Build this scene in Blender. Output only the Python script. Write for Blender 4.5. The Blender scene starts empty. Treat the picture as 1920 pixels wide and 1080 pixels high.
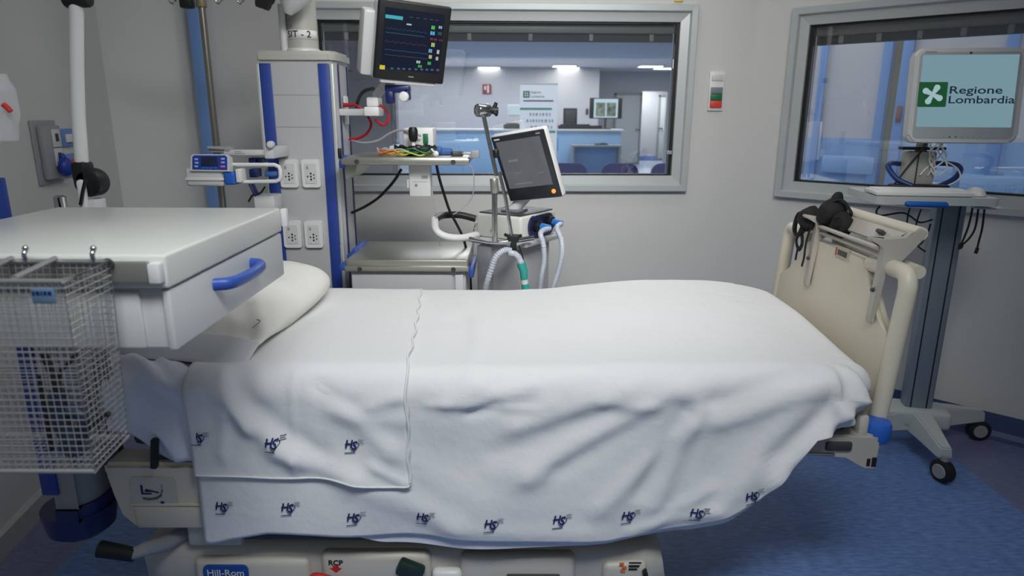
import bpy, bmesh, math, random
from mathutils import Vector, Matrix, Euler, noise
random.seed(7)
SC = bpy.context.scene
COL = SC.collection
# ------------------------------------------------------------------ camera model
F = 1260.0
TH = math.atan(328/1260.0)
RHO = math.radians(0.2)
HC = 1.5
S_, C_ = math.sin(TH), math.cos(TH)

def ray(u, v):
    x, y = u-960, v-540
    c, s = math.cos(RHO), math.sin(RHO)
    x, y = x*c+y*s, -x*s+y*c
    dx, dv = x/F, -y/F
    return Vector((dx, C_+dv*S_, dv*C_-S_))

def at(u, v, Y=None, z=None, X=None):
    d = ray(u, v)
    if Y is not None: t = Y/d.y
    elif z is not None: t = (z-HC)/d.z
    else: t = X/d.x
    return Vector((0, 0, HC))+d*t

def on_wall(A, B, u, v):
    """distance along the wall line A-B and height of the wall point seen at u, v"""
    d = ray(u, v)
    ex, ey = B[0]-A[0], B[1]-A[1]
    L = math.hypot(ex, ey); ex /= L; ey /= L
    # A + s e = t d
    det = ex*(-d.y)-ey*(-d.x)
    s = ((-A[0])*(-d.y)-(-A[1])*(-d.x))/det
    t = (ex*(-A[1])-ey*(-A[0]))/det
    return s, HC+d.z*t

# ------------------------------------------------------------------ materials
def lin(c):
    c = c/255.0
    return c/12.92 if c <= 0.04045 else ((c+0.055)/1.055)**2.4
def rgb(r, g, b): return (lin(r), lin(g), lin(b), 1)

MATS = {}
def mat(name, col, rough=.5, metal=0.0, spec=.5, noise_amt=0.0, noise_scale=30, bump=0.0, bump_scale=200, coat=0.0):
    if name in MATS: return MATS[name]
    m = bpy.data.materials.new(name); m.use_nodes = True
    nt = m.node_tree; b = nt.nodes['Principled BSDF']
    b.inputs['Base Color'].default_value = col
    b.inputs['Roughness'].default_value = rough
    b.inputs['Metallic'].default_value = metal
    b.inputs['Specular IOR Level'].default_value = spec
    if coat: b.inputs['Coat Weight'].default_value = coat
    tc = nt.nodes.new('ShaderNodeTexCoord')
    if noise_amt:
        n = nt.nodes.new('ShaderNodeTexNoise'); n.inputs['Scale'].default_value = noise_scale
        n.inputs['Detail'].default_value = 4
        nt.links.new(tc.outputs['Object'], n.inputs['Vector'])
        mr = nt.nodes.new('ShaderNodeMapRange'); mr.inputs['To Min'].default_value = 1-noise_amt; mr.inputs['To Max'].default_value = 1+noise_amt
        nt.links.new(n.outputs['Fac'], mr.inputs['Value'])
        mx = nt.nodes.new('ShaderNodeMix'); mx.data_type = 'RGBA'; mx.blend_type = 'MULTIPLY'
        mx.inputs['Factor'].default_value = 1
        mx.inputs[6].default_value = col
        nt.links.new(mr.outputs['Result'], mx.inputs[7])
        nt.links.new(mx.outputs[2], b.inputs['Base Color'])
    if bump:
        n2 = nt.nodes.new('ShaderNodeTexNoise'); n2.inputs['Scale'].default_value = bump_scale
        nt.links.new(tc.outputs['Object'], n2.inputs['Vector'])
        bp = nt.nodes.new('ShaderNodeBump'); bp.inputs['Strength'].default_value = bump; bp.inputs['Distance'].default_value = .002
        nt.links.new(n2.outputs['Fac'], bp.inputs['Height'])
        nt.links.new(bp.outputs['Normal'], b.inputs['Normal'])
    MATS[name] = m
    return m

def emit(name, col, strength):
    m = bpy.data.materials.new(name); m.use_nodes = True
    nt = m.node_tree; b = nt.nodes['Principled BSDF']
    b.inputs['Base Color'].default_value = (0.02, .02, .02, 1)
    b.inputs['Roughness'].default_value = .25
    b.inputs['Emission Color'].default_value = col
    b.inputs['Emission Strength'].default_value = strength
    return m

def glass_mat(name, refl, tint=(1, 1, 1, 1)):
    m = bpy.data.materials.new(name); m.use_nodes = True
    nt = m.node_tree; nt.nodes.clear()
    o = nt.nodes.new('ShaderNodeOutputMaterial')
    t = nt.nodes.new('ShaderNodeBsdfTransparent'); t.inputs['Color'].default_value = tint
    g = nt.nodes.new('ShaderNodeBsdfGlossy'); g.inputs['Roughness'].default_value = .0
    fr = nt.nodes.new('ShaderNodeFresnel'); fr.inputs['IOR'].default_value = 1.5
    ma = nt.nodes.new('ShaderNodeMath'); ma.operation = 'MULTIPLY_ADD'
    ma.inputs[1].default_value = 1.0; ma.inputs[2].default_value = refl
    ma.use_clamp = True
    mx = nt.nodes.new('ShaderNodeMixShader')
    nt.links.new(fr.outputs[0], ma.inputs[0]); nt.links.new(ma.outputs[0], mx.inputs[0])
    nt.links.new(t.outputs[0], mx.inputs[1]); nt.links.new(g.outputs[0], mx.inputs[2])
    nt.links.new(mx.outputs[0], o.inputs[0])
    return m

M_wall = mat('wall_paint', rgb(206, 206, 202), .6, noise_amt=.02, noise_scale=3, bump=.15, bump_scale=260)
M_wall2 = mat('station_wall_paint', rgb(192, 192, 196), .6, noise_amt=.02, noise_scale=2)
M_ceil = mat('ceiling_paint', rgb(205, 208, 214), .7)
M_alu = mat('brushed_aluminium', rgb(186, 192, 192), .36, .2, noise_amt=.05, noise_scale=6)
M_gasket = mat('black_gasket', rgb(14, 17, 17), .5)
M_rail = mat('blind_headrail', rgb(128, 138, 134), .5, .2)
M_slot = mat('blind_slot', rgb(42, 48, 52), .6)
M_white = mat('white_plastic', rgb(222, 222, 220), .4, noise_amt=.02)
M_white2 = mat('cool_white_enamel', rgb(205, 206, 205), .35, noise_amt=.02, noise_scale=8)
M_offw = mat('warm_white_laminate', rgb(218, 219, 212), .26, noise_amt=.025, noise_scale=5)
M_cream = mat('cream_plastic', rgb(214, 206, 186), .42, noise_amt=.02, noise_scale=12)
M_cream2 = mat('grey_cream_plastic', rgb(196, 191, 178), .45, noise_amt=.03, noise_scale=10)
M_rackg = mat('beige_grey_casting', rgb(186, 180, 170), .4, .1)
M_panel = mat('column_grey_panel', rgb(182, 182, 184), .45, noise_amt=.02, noise_scale=5)
M_cap = mat('column_cap', rgb(176, 176, 168), .4, noise_amt=.02)
M_blue = mat('royal_blue_strip', rgb(40, 66, 146), .45, noise_amt=.03)
M_blue2 = mat('bright_blue_plastic', rgb(40, 96, 190), .4)
M_blue3 = mat('handle_blue', rgb(52, 84, 168), .4)
M_navy = mat('navy_plastic', rgb(24, 36, 92), .4)
M_cart_blue = mat('cart_handle_blue', rgb(20, 92, 178), .4)
M_ltblue = mat('pale_blue_guard', rgb(112, 150, 205), .5)
M_steel = mat('stainless_steel', rgb(176, 176, 166), .33, .75, noise_amt=.06, noise_scale=9)
M_chrome = mat('chrome', rgb(200, 200, 200), .16, 1.0)
M_pole = mat('dull_steel_pole', rgb(150, 146, 136), .3, .9)
M_wire = mat('basket_wire', rgb(168, 168, 166), .35, .5)
M_black = mat('black_plastic', rgb(22, 22, 24), .45)
M_blackfab = mat('black_fabric', rgb(16, 16, 18), .8, bump=.4, bump_scale=300)
M_dark = mat('dark_grey_metal', rgb(70, 70, 72), .5, .3)
M_rubber = mat('black_rubber', rgb(20, 20, 22), .6)
M_hubgrey = mat('caster_hub_grey', rgb(150, 152, 150), .5)
M_red = mat('red_cable', rgb(190, 24, 40), .4)
M_red2 = mat('red_button', rgb(214, 66, 48), .45)
M_green = mat('green_button', rgb(24, 110, 66), .45)
M_greybtn = mat('grey_button', rgb(120, 128, 138), .45)
M_grey = mat('mid_grey_plastic', rgb(150, 152, 154), .5)
M_greycable = mat('grey_cable', rgb(168, 168, 172), .45)
M_teal = mat('teal_plastic', rgb(50, 160, 150), .4)
M_yellow = mat('yellow_plastic', rgb(225, 205, 90), .5)
M_orange = mat('orange_wire', rgb(215, 110, 50), .5)
M_lime = mat('lime_wire', rgb(170, 190, 60), .5)
M_hose = mat('translucent_hose', rgb(192, 197, 208), .3)
M_trolley = mat('cart_grey_column', rgb(138, 148, 158), .4, .35)
M_trolleyw = mat('cart_pale_grey', rgb(186, 192, 190), .42)
M_deskblue = mat('counter_blue', rgb(168, 208, 242), .5)
M_deskblue2 = mat('recess_blue', rgb(120, 168, 220), .5)
M_chair = mat('navy_upholstery', rgb(52, 52, 112), .7)
M_door = mat('pale_door', rgb(206, 212, 212), .45)
M_print = mat('blue_print', rgb(20, 34, 92), .7)
M_printg = mat('grey_print', rgb(90, 98, 110), .7)
M_redprint = mat('red_print', rgb(196, 40, 40), .6)
M_blackprint = mat('black_print', rgb(20, 20, 22), .6)
M_logogreen = mat('logo_green', rgb(10, 100, 60), .5)

def cloth_mat(name, col):
    m = mat(name, col, .85, spec=.2)
    nt = m.node_tree; b = nt.nodes['Principled BSDF']
    tc = [n for n in nt.nodes if n.type == 'TEX_COORD'][0]
    n1 = nt.nodes.new('ShaderNodeTexNoise'); n1.inputs['Scale'].default_value = 9; n1.inputs['Detail'].default_value = 6
    n2 = nt.nodes.new('ShaderNodeTexNoise'); n2.inputs['Scale'].default_value = 420
    for n in (n1, n2): nt.links.new(tc.outputs['Object'], n.inputs['Vector'])
    b1 = nt.nodes.new('ShaderNodeBump'); b1.inputs['Strength'].default_value = .35; b1.inputs['Distance'].default_value = .02
    b2 = nt.nodes.new('ShaderNodeBump'); b2.inputs['Strength'].default_value = .25; b2.inputs['Distance'].default_value = .001
    nt.links.new(n1.outputs['Fac'], b1.inputs['Height']); nt.links.new(n2.outputs['Fac'], b2.inputs['Height'])
    nt.links.new(b1.outputs['Normal'], b2.inputs['Normal']); nt.links.new(b2.outputs['Normal'], b.inputs['Normal'])
    return m
M_sheet = cloth_mat('white_cotton', rgb(227, 227, 226))
M_fitted = cloth_mat('white_cotton_fitted', rgb(226, 228, 236))
M_pillow = cloth_mat('ivory_pillowcase', rgb(231, 230, 221))
M_matt = mat('mattress_cover', rgb(150, 165, 195), .6)

# ------------------------------------------------------------------ mesh builder
def smooth_path(pts, n=6, closed=False):
    pts = [Vector(p) for p in pts]
    if len(pts) < 3: return pts
    out = []; N = len(pts)
    rng = range(N if closed else N-1)
    for i in rng:
        p1, p2 = pts[i], pts[(i+1) % N]
        p0 = pts[(i-1) % N] if closed or i > 0 else p1*2-p2
        p3 = pts[(i+2) % N] if closed or i+2 < N else p2*2-p1
        for k in range(n):
            t = k/n
            out.append(.5*((2*p1)+(p2-p0)*t+(2*p0-5*p1+4*p2-p3)*t*t+(3*p1-p0-3*p2+p3)*t**3))
    if not closed: out.append(pts[-1])
    return out

class MB:
    def __init__(self, M=None):
        self.bm = bmesh.new(); self.M = M
    def _tx(self, vs):
        if self.M is not None:
            for v in vs: v.co = self.M @ v.co
    def box(self, c, s, rot=None, bevel=0.0, seg=2):
        r = bmesh.ops.create_cube(self.bm, size=1)
        vs = r['verts']; R = rot.to_matrix() if isinstance(rot, Euler) else rot
        for v in vs: v.co = Vector((v.co.x*s[0], v.co.y*s[1], v.co.z*s[2]))
        if bevel > 0:
            bevel = min(bevel, min(s)*.49)
            es = list({e for v in vs for e in v.link_edges})
            rb = bmesh.ops.bevel(self.bm, geom=es, offset=bevel, segments=seg, profile=.5, affect='EDGES')
            vs = list({v for f in rb['faces'] for v in f.verts} | {v for v in vs if v.is_valid})
            # gather connected
            seen = set(vs); st = list(vs)
            while st:
                v = st.pop()
                for e in v.link_edges:
                    o = e.other_vert(v)
                    if o not in seen: seen.add(o); st.append(o)
            vs = list(seen)
        for v in vs:
            p = v.co
            if R is not None: p = R @ p
            v.co = p+Vector(c)
        self._tx(vs); return self
    def quadbox(self, lo, hi, bevel=0.0, seg=2):
        lo, hi = Vector(lo), Vector(hi)
        return self.box((lo+hi)/2, [abs(a) for a in (hi-lo)], bevel=bevel, seg=seg)
    def cyl(self, p0, p1, r, r1=None, n=20, bevel=0.0):
        if bevel:
            p0, p1 = Vector(p0), Vector(p1); d = (p1-p0); L = d.length; b = min(bevel, L*.45, r*.9)
            return self.lathe([(0, 0), (r-b, 0), (r-b*.3, b*.3), (r, b), (r, L-b), (r-b*.3, L-b*.3), (r-b, L), (0, L)], p0, d, n)
        r1 = r if r1 is None else r1
        p0, p1 = Vector(p0), Vector(p1); d = p1-p0
        return self.lathe([(0, 0), (r, 0), (r1, d.length), (0, d.length)], p0, d, n)
    def lathe(self, prof, origin, axis=(0, 0, 1), n=24):
        q = Vector((0, 0, 1)).rotation_difference(Vector(axis).normalized()).to_matrix()
        o = Vector(origin); rings = []; allv = []
        for r, h in prof:
            if r < 1e-6:
                v = self.bm.verts.new(o+q @ Vector((0, 0, h))); rings.append([v]); allv.append(v)
            else:
                ring = [self.bm.verts.new(o+q @ Vector((r*math.cos(2*math.pi*k/n), r*math.sin(2*math.pi*k/n), h))) for k in range(n)]
                rings.append(ring); allv += ring
        for a, b in zip(rings, rings[1:]):
            for k in range(n):
                k2 = (k+1) % n
                if len(a) == 1 and len(b) == 1: continue
                if len(a) == 1: self.bm.faces.new((a[0], b[k2], b[k]))
                elif len(b) == 1: self.bm.faces.new((a[k], a[k2], b[0]))
                else: self.bm.faces.new((a[k], a[k2], b[k2], b[k]))
        self._tx(allv); return self
    def sphere(self, c, r, sc=(1, 1, 1), n=20, rot=None):
        k = 10; vs0 = set(self.bm.verts)
        prof = [(r*math.sin(math.pi*i/k), -r*math.cos(math.pi*i/k)) for i in range(k+1)]
        M0 = self.M; self.M = None
        self.lathe(prof, (0, 0, 0), (0, 0, 1), n)
        self.M = M0
        vs = [v for v in self.bm.verts if v not in vs0]
        R = rot.to_matrix() if rot else None
        for v in vs:
            p = Vector((v.co.x*sc[0], v.co.y*sc[1], v.co.z*sc[2]))
            if R is not None: p = R @ p
            v.co = p+Vector(c)
        self._tx(vs); return self
    def tube(self, pts, r, n=10, smooth=0, closed=False, cap=True, flat=None):
        pts = smooth_path(pts, smooth, closed) if smooth else [Vector(p) for p in pts]
        N = len(pts); rings = []; allv = []
        prev = None
        for i, p in enumerate(pts):
            if closed: t = pts[(i+1) % N]-pts[(i-1) % N]
            else: t = pts[min(i+1, N-1)]-pts[max(i-1, 0)]
            t.normalize()
            if prev is None:
                a = Vector((0, 0, 1)) if abs(t.z) < .9 else Vector((1, 0, 0))
                nx = t.cross(a).normalized()
            else:
                nx = (prev-t*prev.dot(t)).normalized()
            prev = nx; ny = t.cross(nx)
            rr = r(i/(N-1)) if callable(r) else r
            ring = []
            for k in range(n):
                a = 2*math.pi*k/n
                ring.append(self.bm.verts.new(p+nx*rr*math.cos(a)+ny*rr*math.sin(a)*(flat or 1)))
            rings.append(ring); allv += ring
        pairs = list(zip(rings, rings[1:]))
        if closed: pairs.append((rings[-1], rings[0]))
        for a, b in pairs:
            for k in range(n):
                k2 = (k+1) % n
                self.bm.faces.new((a[k], a[k2], b[k2], b[k]))
        if cap and not closed:
            self.bm.faces.new(list(reversed(rings[0]))); self.bm.faces.new(rings[-1])
        self._tx(allv); return self
    def prism(self, poly, frame, depth):
        """poly (a, b) in frame (origin, ea, eb); extruded along en by depth"""
        o, ea, eb, en = [Vector(q) for q in frame]
        f0 = [self.bm.verts.new(o+ea*a+eb*b) for a, b in poly]
        f1 = [self.bm.verts.new(o+ea*a+eb*b+en*depth) for a, b in poly]
        self.bm.faces.new(f0); self.bm.faces.new(list(reversed(f1)))
        n = len(poly)
        for k in range(n):
            k2 = (k+1) % n
            self.bm.faces.new((f0[k2], f0[k], f1[k], f1[k2]))
        self._tx(f0+f1); return self
    def grid(self, fn, nu, nv, closed_u=False):
        rows = []; allv = []
        for i in range(nu if closed_u else nu+1):
            row = [self.bm.verts.new(Vector(fn(i/nu, j/nv))) for j in range(nv+1)]
            rows.append(row); allv += row
        R = len(rows)
        for i in range(R if closed_u else R-1):
            a, b = rows[i], rows[(i+1) % R]
            for j in range(nv):
                self.bm.faces.new((a[j], b[j], b[j+1], a[j+1]))
        self._tx(allv); return self
    def raw(self, verts, faces):
        vs = [self.bm.verts.new(Vector(v)) for v in verts]
        for f in faces:
            try: self.bm.faces.new([vs[k] for k in f])
            except ValueError: pass
        self._tx(vs); return self
    def build(self, name, material, parent=None, angle=40, solid=0, smooth=True, merge=False):
        if merge: bmesh.ops.remove_doubles(self.bm, verts=self.bm.verts, dist=1e-5)
        bmesh.ops.recalc_face_normals(self.bm, faces=self.bm.faces)
        me = bpy.data.meshes.new(name)
        off = Vector((0, 0, 0))
        if parent is not None:
            p = parent
            while p is not None:
                off += p.location; p = p.parent
        elif len(self.bm.verts):
            xs = [v.co.x for v in self.bm.verts]; ys = [v.co.y for v in self.bm.verts]; zs = [v.co.z for v in self.bm.verts]
            off = Vector(((min(xs)+max(xs))/2, (min(ys)+max(ys))/2, min(zs)))
        for v in self.bm.verts: v.co -= off
        self.bm.to_mesh(me); self.bm.free()
        if smooth:
            me.polygons.foreach_set('use_smooth', [True]*len(me.polygons))
            me.set_sharp_from_angle(angle=math.radians(angle))
        me.materials.append(material)
        o = bpy.data.objects.new(name, me); COL.objects.link(o)
        if parent is not None: o.parent = parent
        else: o.location = off
        if solid:
            md = o.modifiers.new('thickness', 'SOLIDIFY'); md.thickness = solid; md.offset = -1
        return o

def frame_M(loc, rot=(0, 0, 0)):
    return Matrix.Translation(Vector(loc)) @ Euler([math.radians(a) for a in rot], 'XYZ').to_matrix().to_4x4()

def tag(o, label=None, cat=None, group=None, kind=None):
    if label: o['label'] = label
    if cat: o['category'] = cat
    if group: o['group'] = group
    if kind: o['kind'] = kind
    return o
def thing(name, label, cat, loc=(0, 0, 0), group=None):
    o = bpy.data.objects.new(name, None); COL.objects.link(o); o.location = loc
    o.empty_display_size = .05
    return tag(o, label, cat, group)
def struct(o): o['kind'] = 'structure'; return o
def copy_tree(o, parent=None):
    c = o.copy(); COL.objects.link(c)
    if parent is not None: c.parent = parent
    for ch in list(o.children): copy_tree(ch, c)
    return c

_tc = {}
def text_geo(s, size=1.0, align='CENTER', bold=0.0):
    key = (s, align, bold)
    if key not in _tc:
        cu = bpy.data.curves.new('lettering', 'FONT'); cu.body = s; cu.size = 1; cu.align_x = align; cu.align_y = 'CENTER'
        cu.offset = bold; cu.resolution_u = 3
        ob = bpy.data.objects.new('lettering', cu); COL.objects.link(ob)
        bpy.context.view_layer.update()
        dg = bpy.context.evaluated_depsgraph_get()
        me = ob.evaluated_get(dg).to_mesh()
        V = [(v.co.x, v.co.y) for v in me.vertices]; P = [tuple(p.vertices) for p in me.polygons]
        ob.evaluated_get(dg).to_mesh_clear()
        bpy.data.objects.remove(ob); bpy.data.curves.remove(cu)
        _tc[key] = (V, P)
    V, P = _tc[key]
    return [(a*size, b*size) for a, b in V], P
def add_text(mb, s, size, fn, align='CENTER', bold=0.0):
    """fn maps flat (a, b) to a 3-D point"""
    V, P = text_geo(s, size, align, bold)
    mb.raw([fn(a, b) for a, b in V], P)
    return mb
def plane_fn(o, ea, eb):
    o, ea, eb = Vector(o), Vector(ea), Vector(eb)
    return lambda a, b: o+ea*a+eb*b
def rect2(a0, a1, b0, b1): return [(a0, b0), (a1, b0), (a1, b1), (a0, b1)]
def flat_rect(mb, fn, a0, a1, b0, b1):
    mb.raw([fn(a, b) for a, b in rect2(a0, a1, b0, b1)], [(0, 1, 2, 3)]); return mb
def rrect(w, h, r, n=5):
    out = []
    for cx, cy, a0 in ((w/2-r, h/2-r, 0), (-w/2+r, h/2-r, 90), (-w/2+r, -h/2+r, 180), (w/2-r, -h/2+r, 270)):
        for k in range(n+1):
            a = math.radians(a0+90*k/n); out.append((cx+r*math.cos(a), cy+r*math.sin(a)))
    return out
EX, EY, EZ = Vector((1, 0, 0)), Vector((0, 1, 0)), Vector((0, 0, 1))
# ================================================================== ROOM SHELL
C0 = (-1.413, -.5); C1 = (-1.97, 3.40); C2 = (-1.72, 3.77); C3 = (1.31, 3.86)
C4 = (1.31+.743*3.1, 3.86-.669*3.1)
ZC = 2.9
class Wall:
    def __init__(self, A, B, inside=(0, 2)):
        self.A = Vector((A[0], A[1], 0)); self.B = Vector((B[0], B[1], 0))
        self.L = (self.B-self.A).length; self.e = (self.B-self.A).normalized()
        n = Vector((self.e.y, -self.e.x, 0))          # into the room
        if n.dot(Vector((inside[0], inside[1], 0))-self.A) < 0: n = -n
        self.n = n
    def p(self, s, z, out=0.0): return self.A+self.e*s+self.n*out+Vector((0, 0, z))
    def px(self, u, v): return on_wall(self.A, self.B, u, v)
    def frame(self, out=0.0): return (self.A+self.n*out, self.e, EZ, self.n)
    def M(self, s, z, out=0):
        """local x along wall, y out of the wall into the room, z up"""
        R = Matrix((self.e, self.n, EZ)).transposed().to_4x4()
        return Matrix.Translation(self.p(s, z, out)) @ R
    def slab(self, name, material, zt, openings=(), thick=.14):
        ss = sorted({0, self.L, *[o[0] for o in openings], *[o[1] for o in openings]})
        zs = sorted({0, zt, *[o[2] for o in openings], *[o[3] for o in openings]})
        mb = MB(self.M(0, 0))
        for a, b in zip(ss, ss[1:]):
            for c, d in zip(zs, zs[1:]):
                ms, mz = (a+b)/2, (c+d)/2
                if any(o[0] < ms < o[1] and o[2] < mz < o[3] for o in openings): continue
                mb.quadbox((a, -thick, c), (b, 0, d))
        return struct(mb.build(name, material, merge=False, smooth=False))

wl = Wall(C0, C1); wd = Wall(C1, C2); wb = Wall(C2, C3); wr = Wall(C3, C4)

def win_rect(w, tl, tr, br, bl):
    q = [w.px(*p) for p in (tl, tr, br, bl)]
    return (q[0][0]+q[3][0])/2, (q[1][0]+q[2][0])/2, (q[2][1]+q[3][1])/2, (q[0][1]+q[1][1])/2
W1 = win_rect(wb, (572, 2), (1306, 10), (1287, 360), (574, 357))
q1 = wr.px(1487, 7); q2 = wr.px(1458, 371); q3 = wr.px(1915, 403); q4 = wr.px(1900, -13)
W2 = ((q1[0]+q2[0])/2, wr.px(2090, 200)[0], (q2[1]+q3[1])/2, (q1[1]+q4[1])/2)

def window(name, w, R, px_tl_inner=None, dark=1.0):
    s0, s1, z0, z1 = R
    prof = [(0, 0), (.002, .034), (.005, .037), (.034, .036), (.037, .033), (.042, .015), (.088, .009), (.090, -.03)]
    mb = MB(w.M(0, 0))
    rings = []
    for i, o in prof:
        rings.append([mb.bm.verts.new(w.M(0, 0) @ Vector((a, o, b))) for a, b in ((s0+i, z0+i), (s1-i, z0+i), (s1-i, z1-i), (s0+i, z1-i))])
    for a, b in zip(rings, rings[1:]):
        for k in range(4): mb.bm.faces.new((a[k], a[(k+1) % 4], b[(k+1) % 4], b[k]))
    root = thing(name, None, None, w.p((s0+s1)/2, z0)); struct(root)
    del root['kind']; root['kind'] = 'structure'
    mb.build('window_frame', M_alu, root, smooth=False)
    g = MB(w.M(0, 0)); i = .090; t = .016
    for a0, a1, b0, b1 in ((s0+i, s0+i+t, z0+i, z1-i), (s1-i-t, s1-i, z0+i, z1-i), (s0+i+t, s1-i-t, z0+i, z0+i+.007), (s0+i+t, s1-i-t, z1-i-.007, z1-i)):
        g.quadbox((a0, -.05, b0), (a1, -.006, b1))
    g.build('black_gasket', M_gasket, root, smooth=False)
    p = MB(w.M(0, 0)).quadbox((s0+i+t, -.032, z0+i+.007), (s1-i-t, -.026, z1-i-.007))
    p.build('window_pane', M_pane, root, smooth=False)
    h = MB(w.M(0, 0)); zt = z1-i-.007
    h.quadbox((s0+i+t, -.10, zt-.045), (s1-i-t, -.045, zt), bevel=.006)
    hr = h.build('blind_headrail', M_rail, root)
    h = MB(w.M(0, 0)); h.quadbox((s0+i+t, -.105, zt-.085), (s1-i-t, -.07, zt-.045))
    h.build('blind_slot', M_slot, root, smooth=False)
    n = 6
    for k in range(n):
        a = s0+i+t+.12+(s1-s0-2*i-2*t-.24)*k/(n-1)
        b = MB(w.M(0, 0)).quadbox((a-.012, -.069, zt-.083), (a+.012, -.055, zt-.046), bevel=.004)
        b.build('blind_bracket', M_grey, root)
    # reveal of the opening behind the glass
    r = MB(w.M(0, 0)); j = .085
    r.quadbox((s0+j-.02, -.15, z0+j-.02), (s1-j+.02, -.05, z0+j)); r.quadbox((s0+j-.02, -.15, z1-j), (s1-j+.02, -.05, z1-j+.02))
    r.quadbox((s0+j-.02, -.15, z0+j), (s0+j, -.05, z1-j)); r.quadbox((s1-j, -.15, z0+j), (s1-j+.02, -.05, z1-j))
    r.build('window_reveal', M_alu, root, smooth=False)
    return root
M_pane = glass_mat('window_glass', .15)
def opening(R): return (R[0]+.06, R[1]-.06, R[2]+.06, R[3]-.06)

wl.slab('wall_left', M_wall, ZC)
wd.slab('wall_corner', M_wall, ZC)
wb.slab('wall_back', M_wall, ZC, [opening(W1)])
wr.slab('wall_right', M_wall, ZC, [opening(W2)])
window('window_1', wb, W1)
window('window_2', wr, W2)
latch = MB(wb.M(W1[1]-.106, wb.px(1258, 286)[1], 0)).box((0, .004, 0), (.03, .014, .022), bevel=.004).build('window_latch', M_grey)
tag(latch, 'small grey latch on the right gasket of the large back window', 'latch')

# floor: blue sheet vinyl with a greyer border along the side walls
def floor_mat():
    m = bpy.data.materials.new('blue_vinyl_floor'); m.use_nodes = True
    nt = m.node_tree; b = nt.nodes['Principled BSDF']; N = nt.nodes.new; Lk = nt.links.new
    geo = N('ShaderNodeNewGeometry'); sx = N('ShaderNodeSeparateXYZ'); Lk(geo.outputs['Position'], sx.inputs[0])
    mp = N('ShaderNodeMapping'); mp.inputs['Scale'].default_value = (14, 60, 1); Lk(geo.outputs['Position'], mp.inputs[0])
    n1 = N('ShaderNodeTexNoise'); n1.inputs['Scale'].default_value = 1.6; n1.inputs['Detail'].default_value = 5; Lk(mp.outputs[0], n1.inputs['Vector'])
    cr = N('ShaderNodeValToRGB'); Lk(n1.outputs['Fac'], cr.inputs[0])
    cr.color_ramp.elements[0].position = .3; cr.color_ramp.elements[0].color = rgb(84, 114, 172)
    cr.color_ramp.elements[1].position = .72; cr.color_ramp.elements[1].color = rgb(120, 152, 208)
    cr2 = N('ShaderNodeValToRGB'); Lk(n1.outputs['Fac'], cr2.inputs[0])
    cr2.color_ramp.elements[0].position = .3; cr2.color_ramp.elements[0].color = rgb(104, 110, 146)
    cr2.color_ramp.elements[1].position = .72; cr2.color_ramp.elements[1].color = rgb(126, 132, 168)
    ab = N('ShaderNodeMath'); ab.operation = 'ADD'; ab.inputs[1].default_value = -.23; Lk(sx.outputs['X'], ab.inputs[0])
    a2 = N('ShaderNodeMath'); a2.operation = 'ABSOLUTE'; Lk(ab.outputs[0], a2.inputs[0])
    gt = N('ShaderNodeMath'); gt.operation = 'GREATER_THAN'; gt.inputs[1].default_value = 1.76; Lk(a2.outputs[0], gt.inputs[0])
    mx = N('ShaderNodeMix'); mx.data_type = 'RGBA'; Lk(gt.outputs[0], mx.inputs['Factor'])
    Lk(cr.outputs[0], mx.inputs[6]); Lk(cr2.outputs[0], mx.inputs[7]); Lk(mx.outputs[2], b.inputs['Base Color'])
    b.inputs['Roughness'].default_value = .42
    return m
fl = MB().quadbox((-4.5, -.6, -.06), (8.5, 5.2, 0)).build('floor', floor_mat(), smooth=False); struct(fl)
cl = MB().quadbox((-2.6, -.6, ZC), (4.2, 4.3, ZC+.1)).build('ceiling', M_ceil, smooth=False); struct(cl)

def skirt(name, w, m, h, t, s0=0, s1=None, cove=False):
    s1 = w.L if s1 is None else s1
    poly = [(0, 0), (t, 0), (t, h-.012), (t*.4, h), (0, h)] if not cove else [(0, 0), (.045, 0), (.02, .012), (.008, .035), (.006, h), (0, h)]
    mb = MB(w.M(0, 0)); mb.prism(poly, ((s0, 0, 0), (0, 1, 0), (0, 0, 1), (1, 0, 0)), s1-s0)
    return struct(mb.build(name, m, smooth=False))
M_skl = mat('grey_skirting', rgb(176, 178, 172), .45)
M_skb = mat('blue_coved_skirting', rgb(68, 80, 120), .45)
skirt('baseboard_left', wl, M_skl, .095, .018)
skirt('baseboard_corner', wd, M_skl, .095, .018)
skirt('baseboard_back', wb, M_skb, .12, .02, cove=True)
skirt('baseboard_right', wr, M_skb, .12, .02, cove=True)
# pale blue corner guard
g0 = at(379, 40, Y=3.68)
g0 = at(370, 100, Y=3.68)
tr = MB(frame_M((g0.x, 3.70, 0), (0, 0, 0))); tr.box((0, 0, 1.35), (.068, .04, 2.7), bevel=.010)
struct(tr.build('trim_1', M_ltblue))
tr = MB(frame_M((g0.x+.041, 3.715, 0), (0, 0, 0))); tr.box((0, 0, 1.35), (.013, .04, 2.7), bevel=.004)
struct(tr.build('trim_12', mat('guard_edge', rgb(176, 200, 236), .5)))

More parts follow.
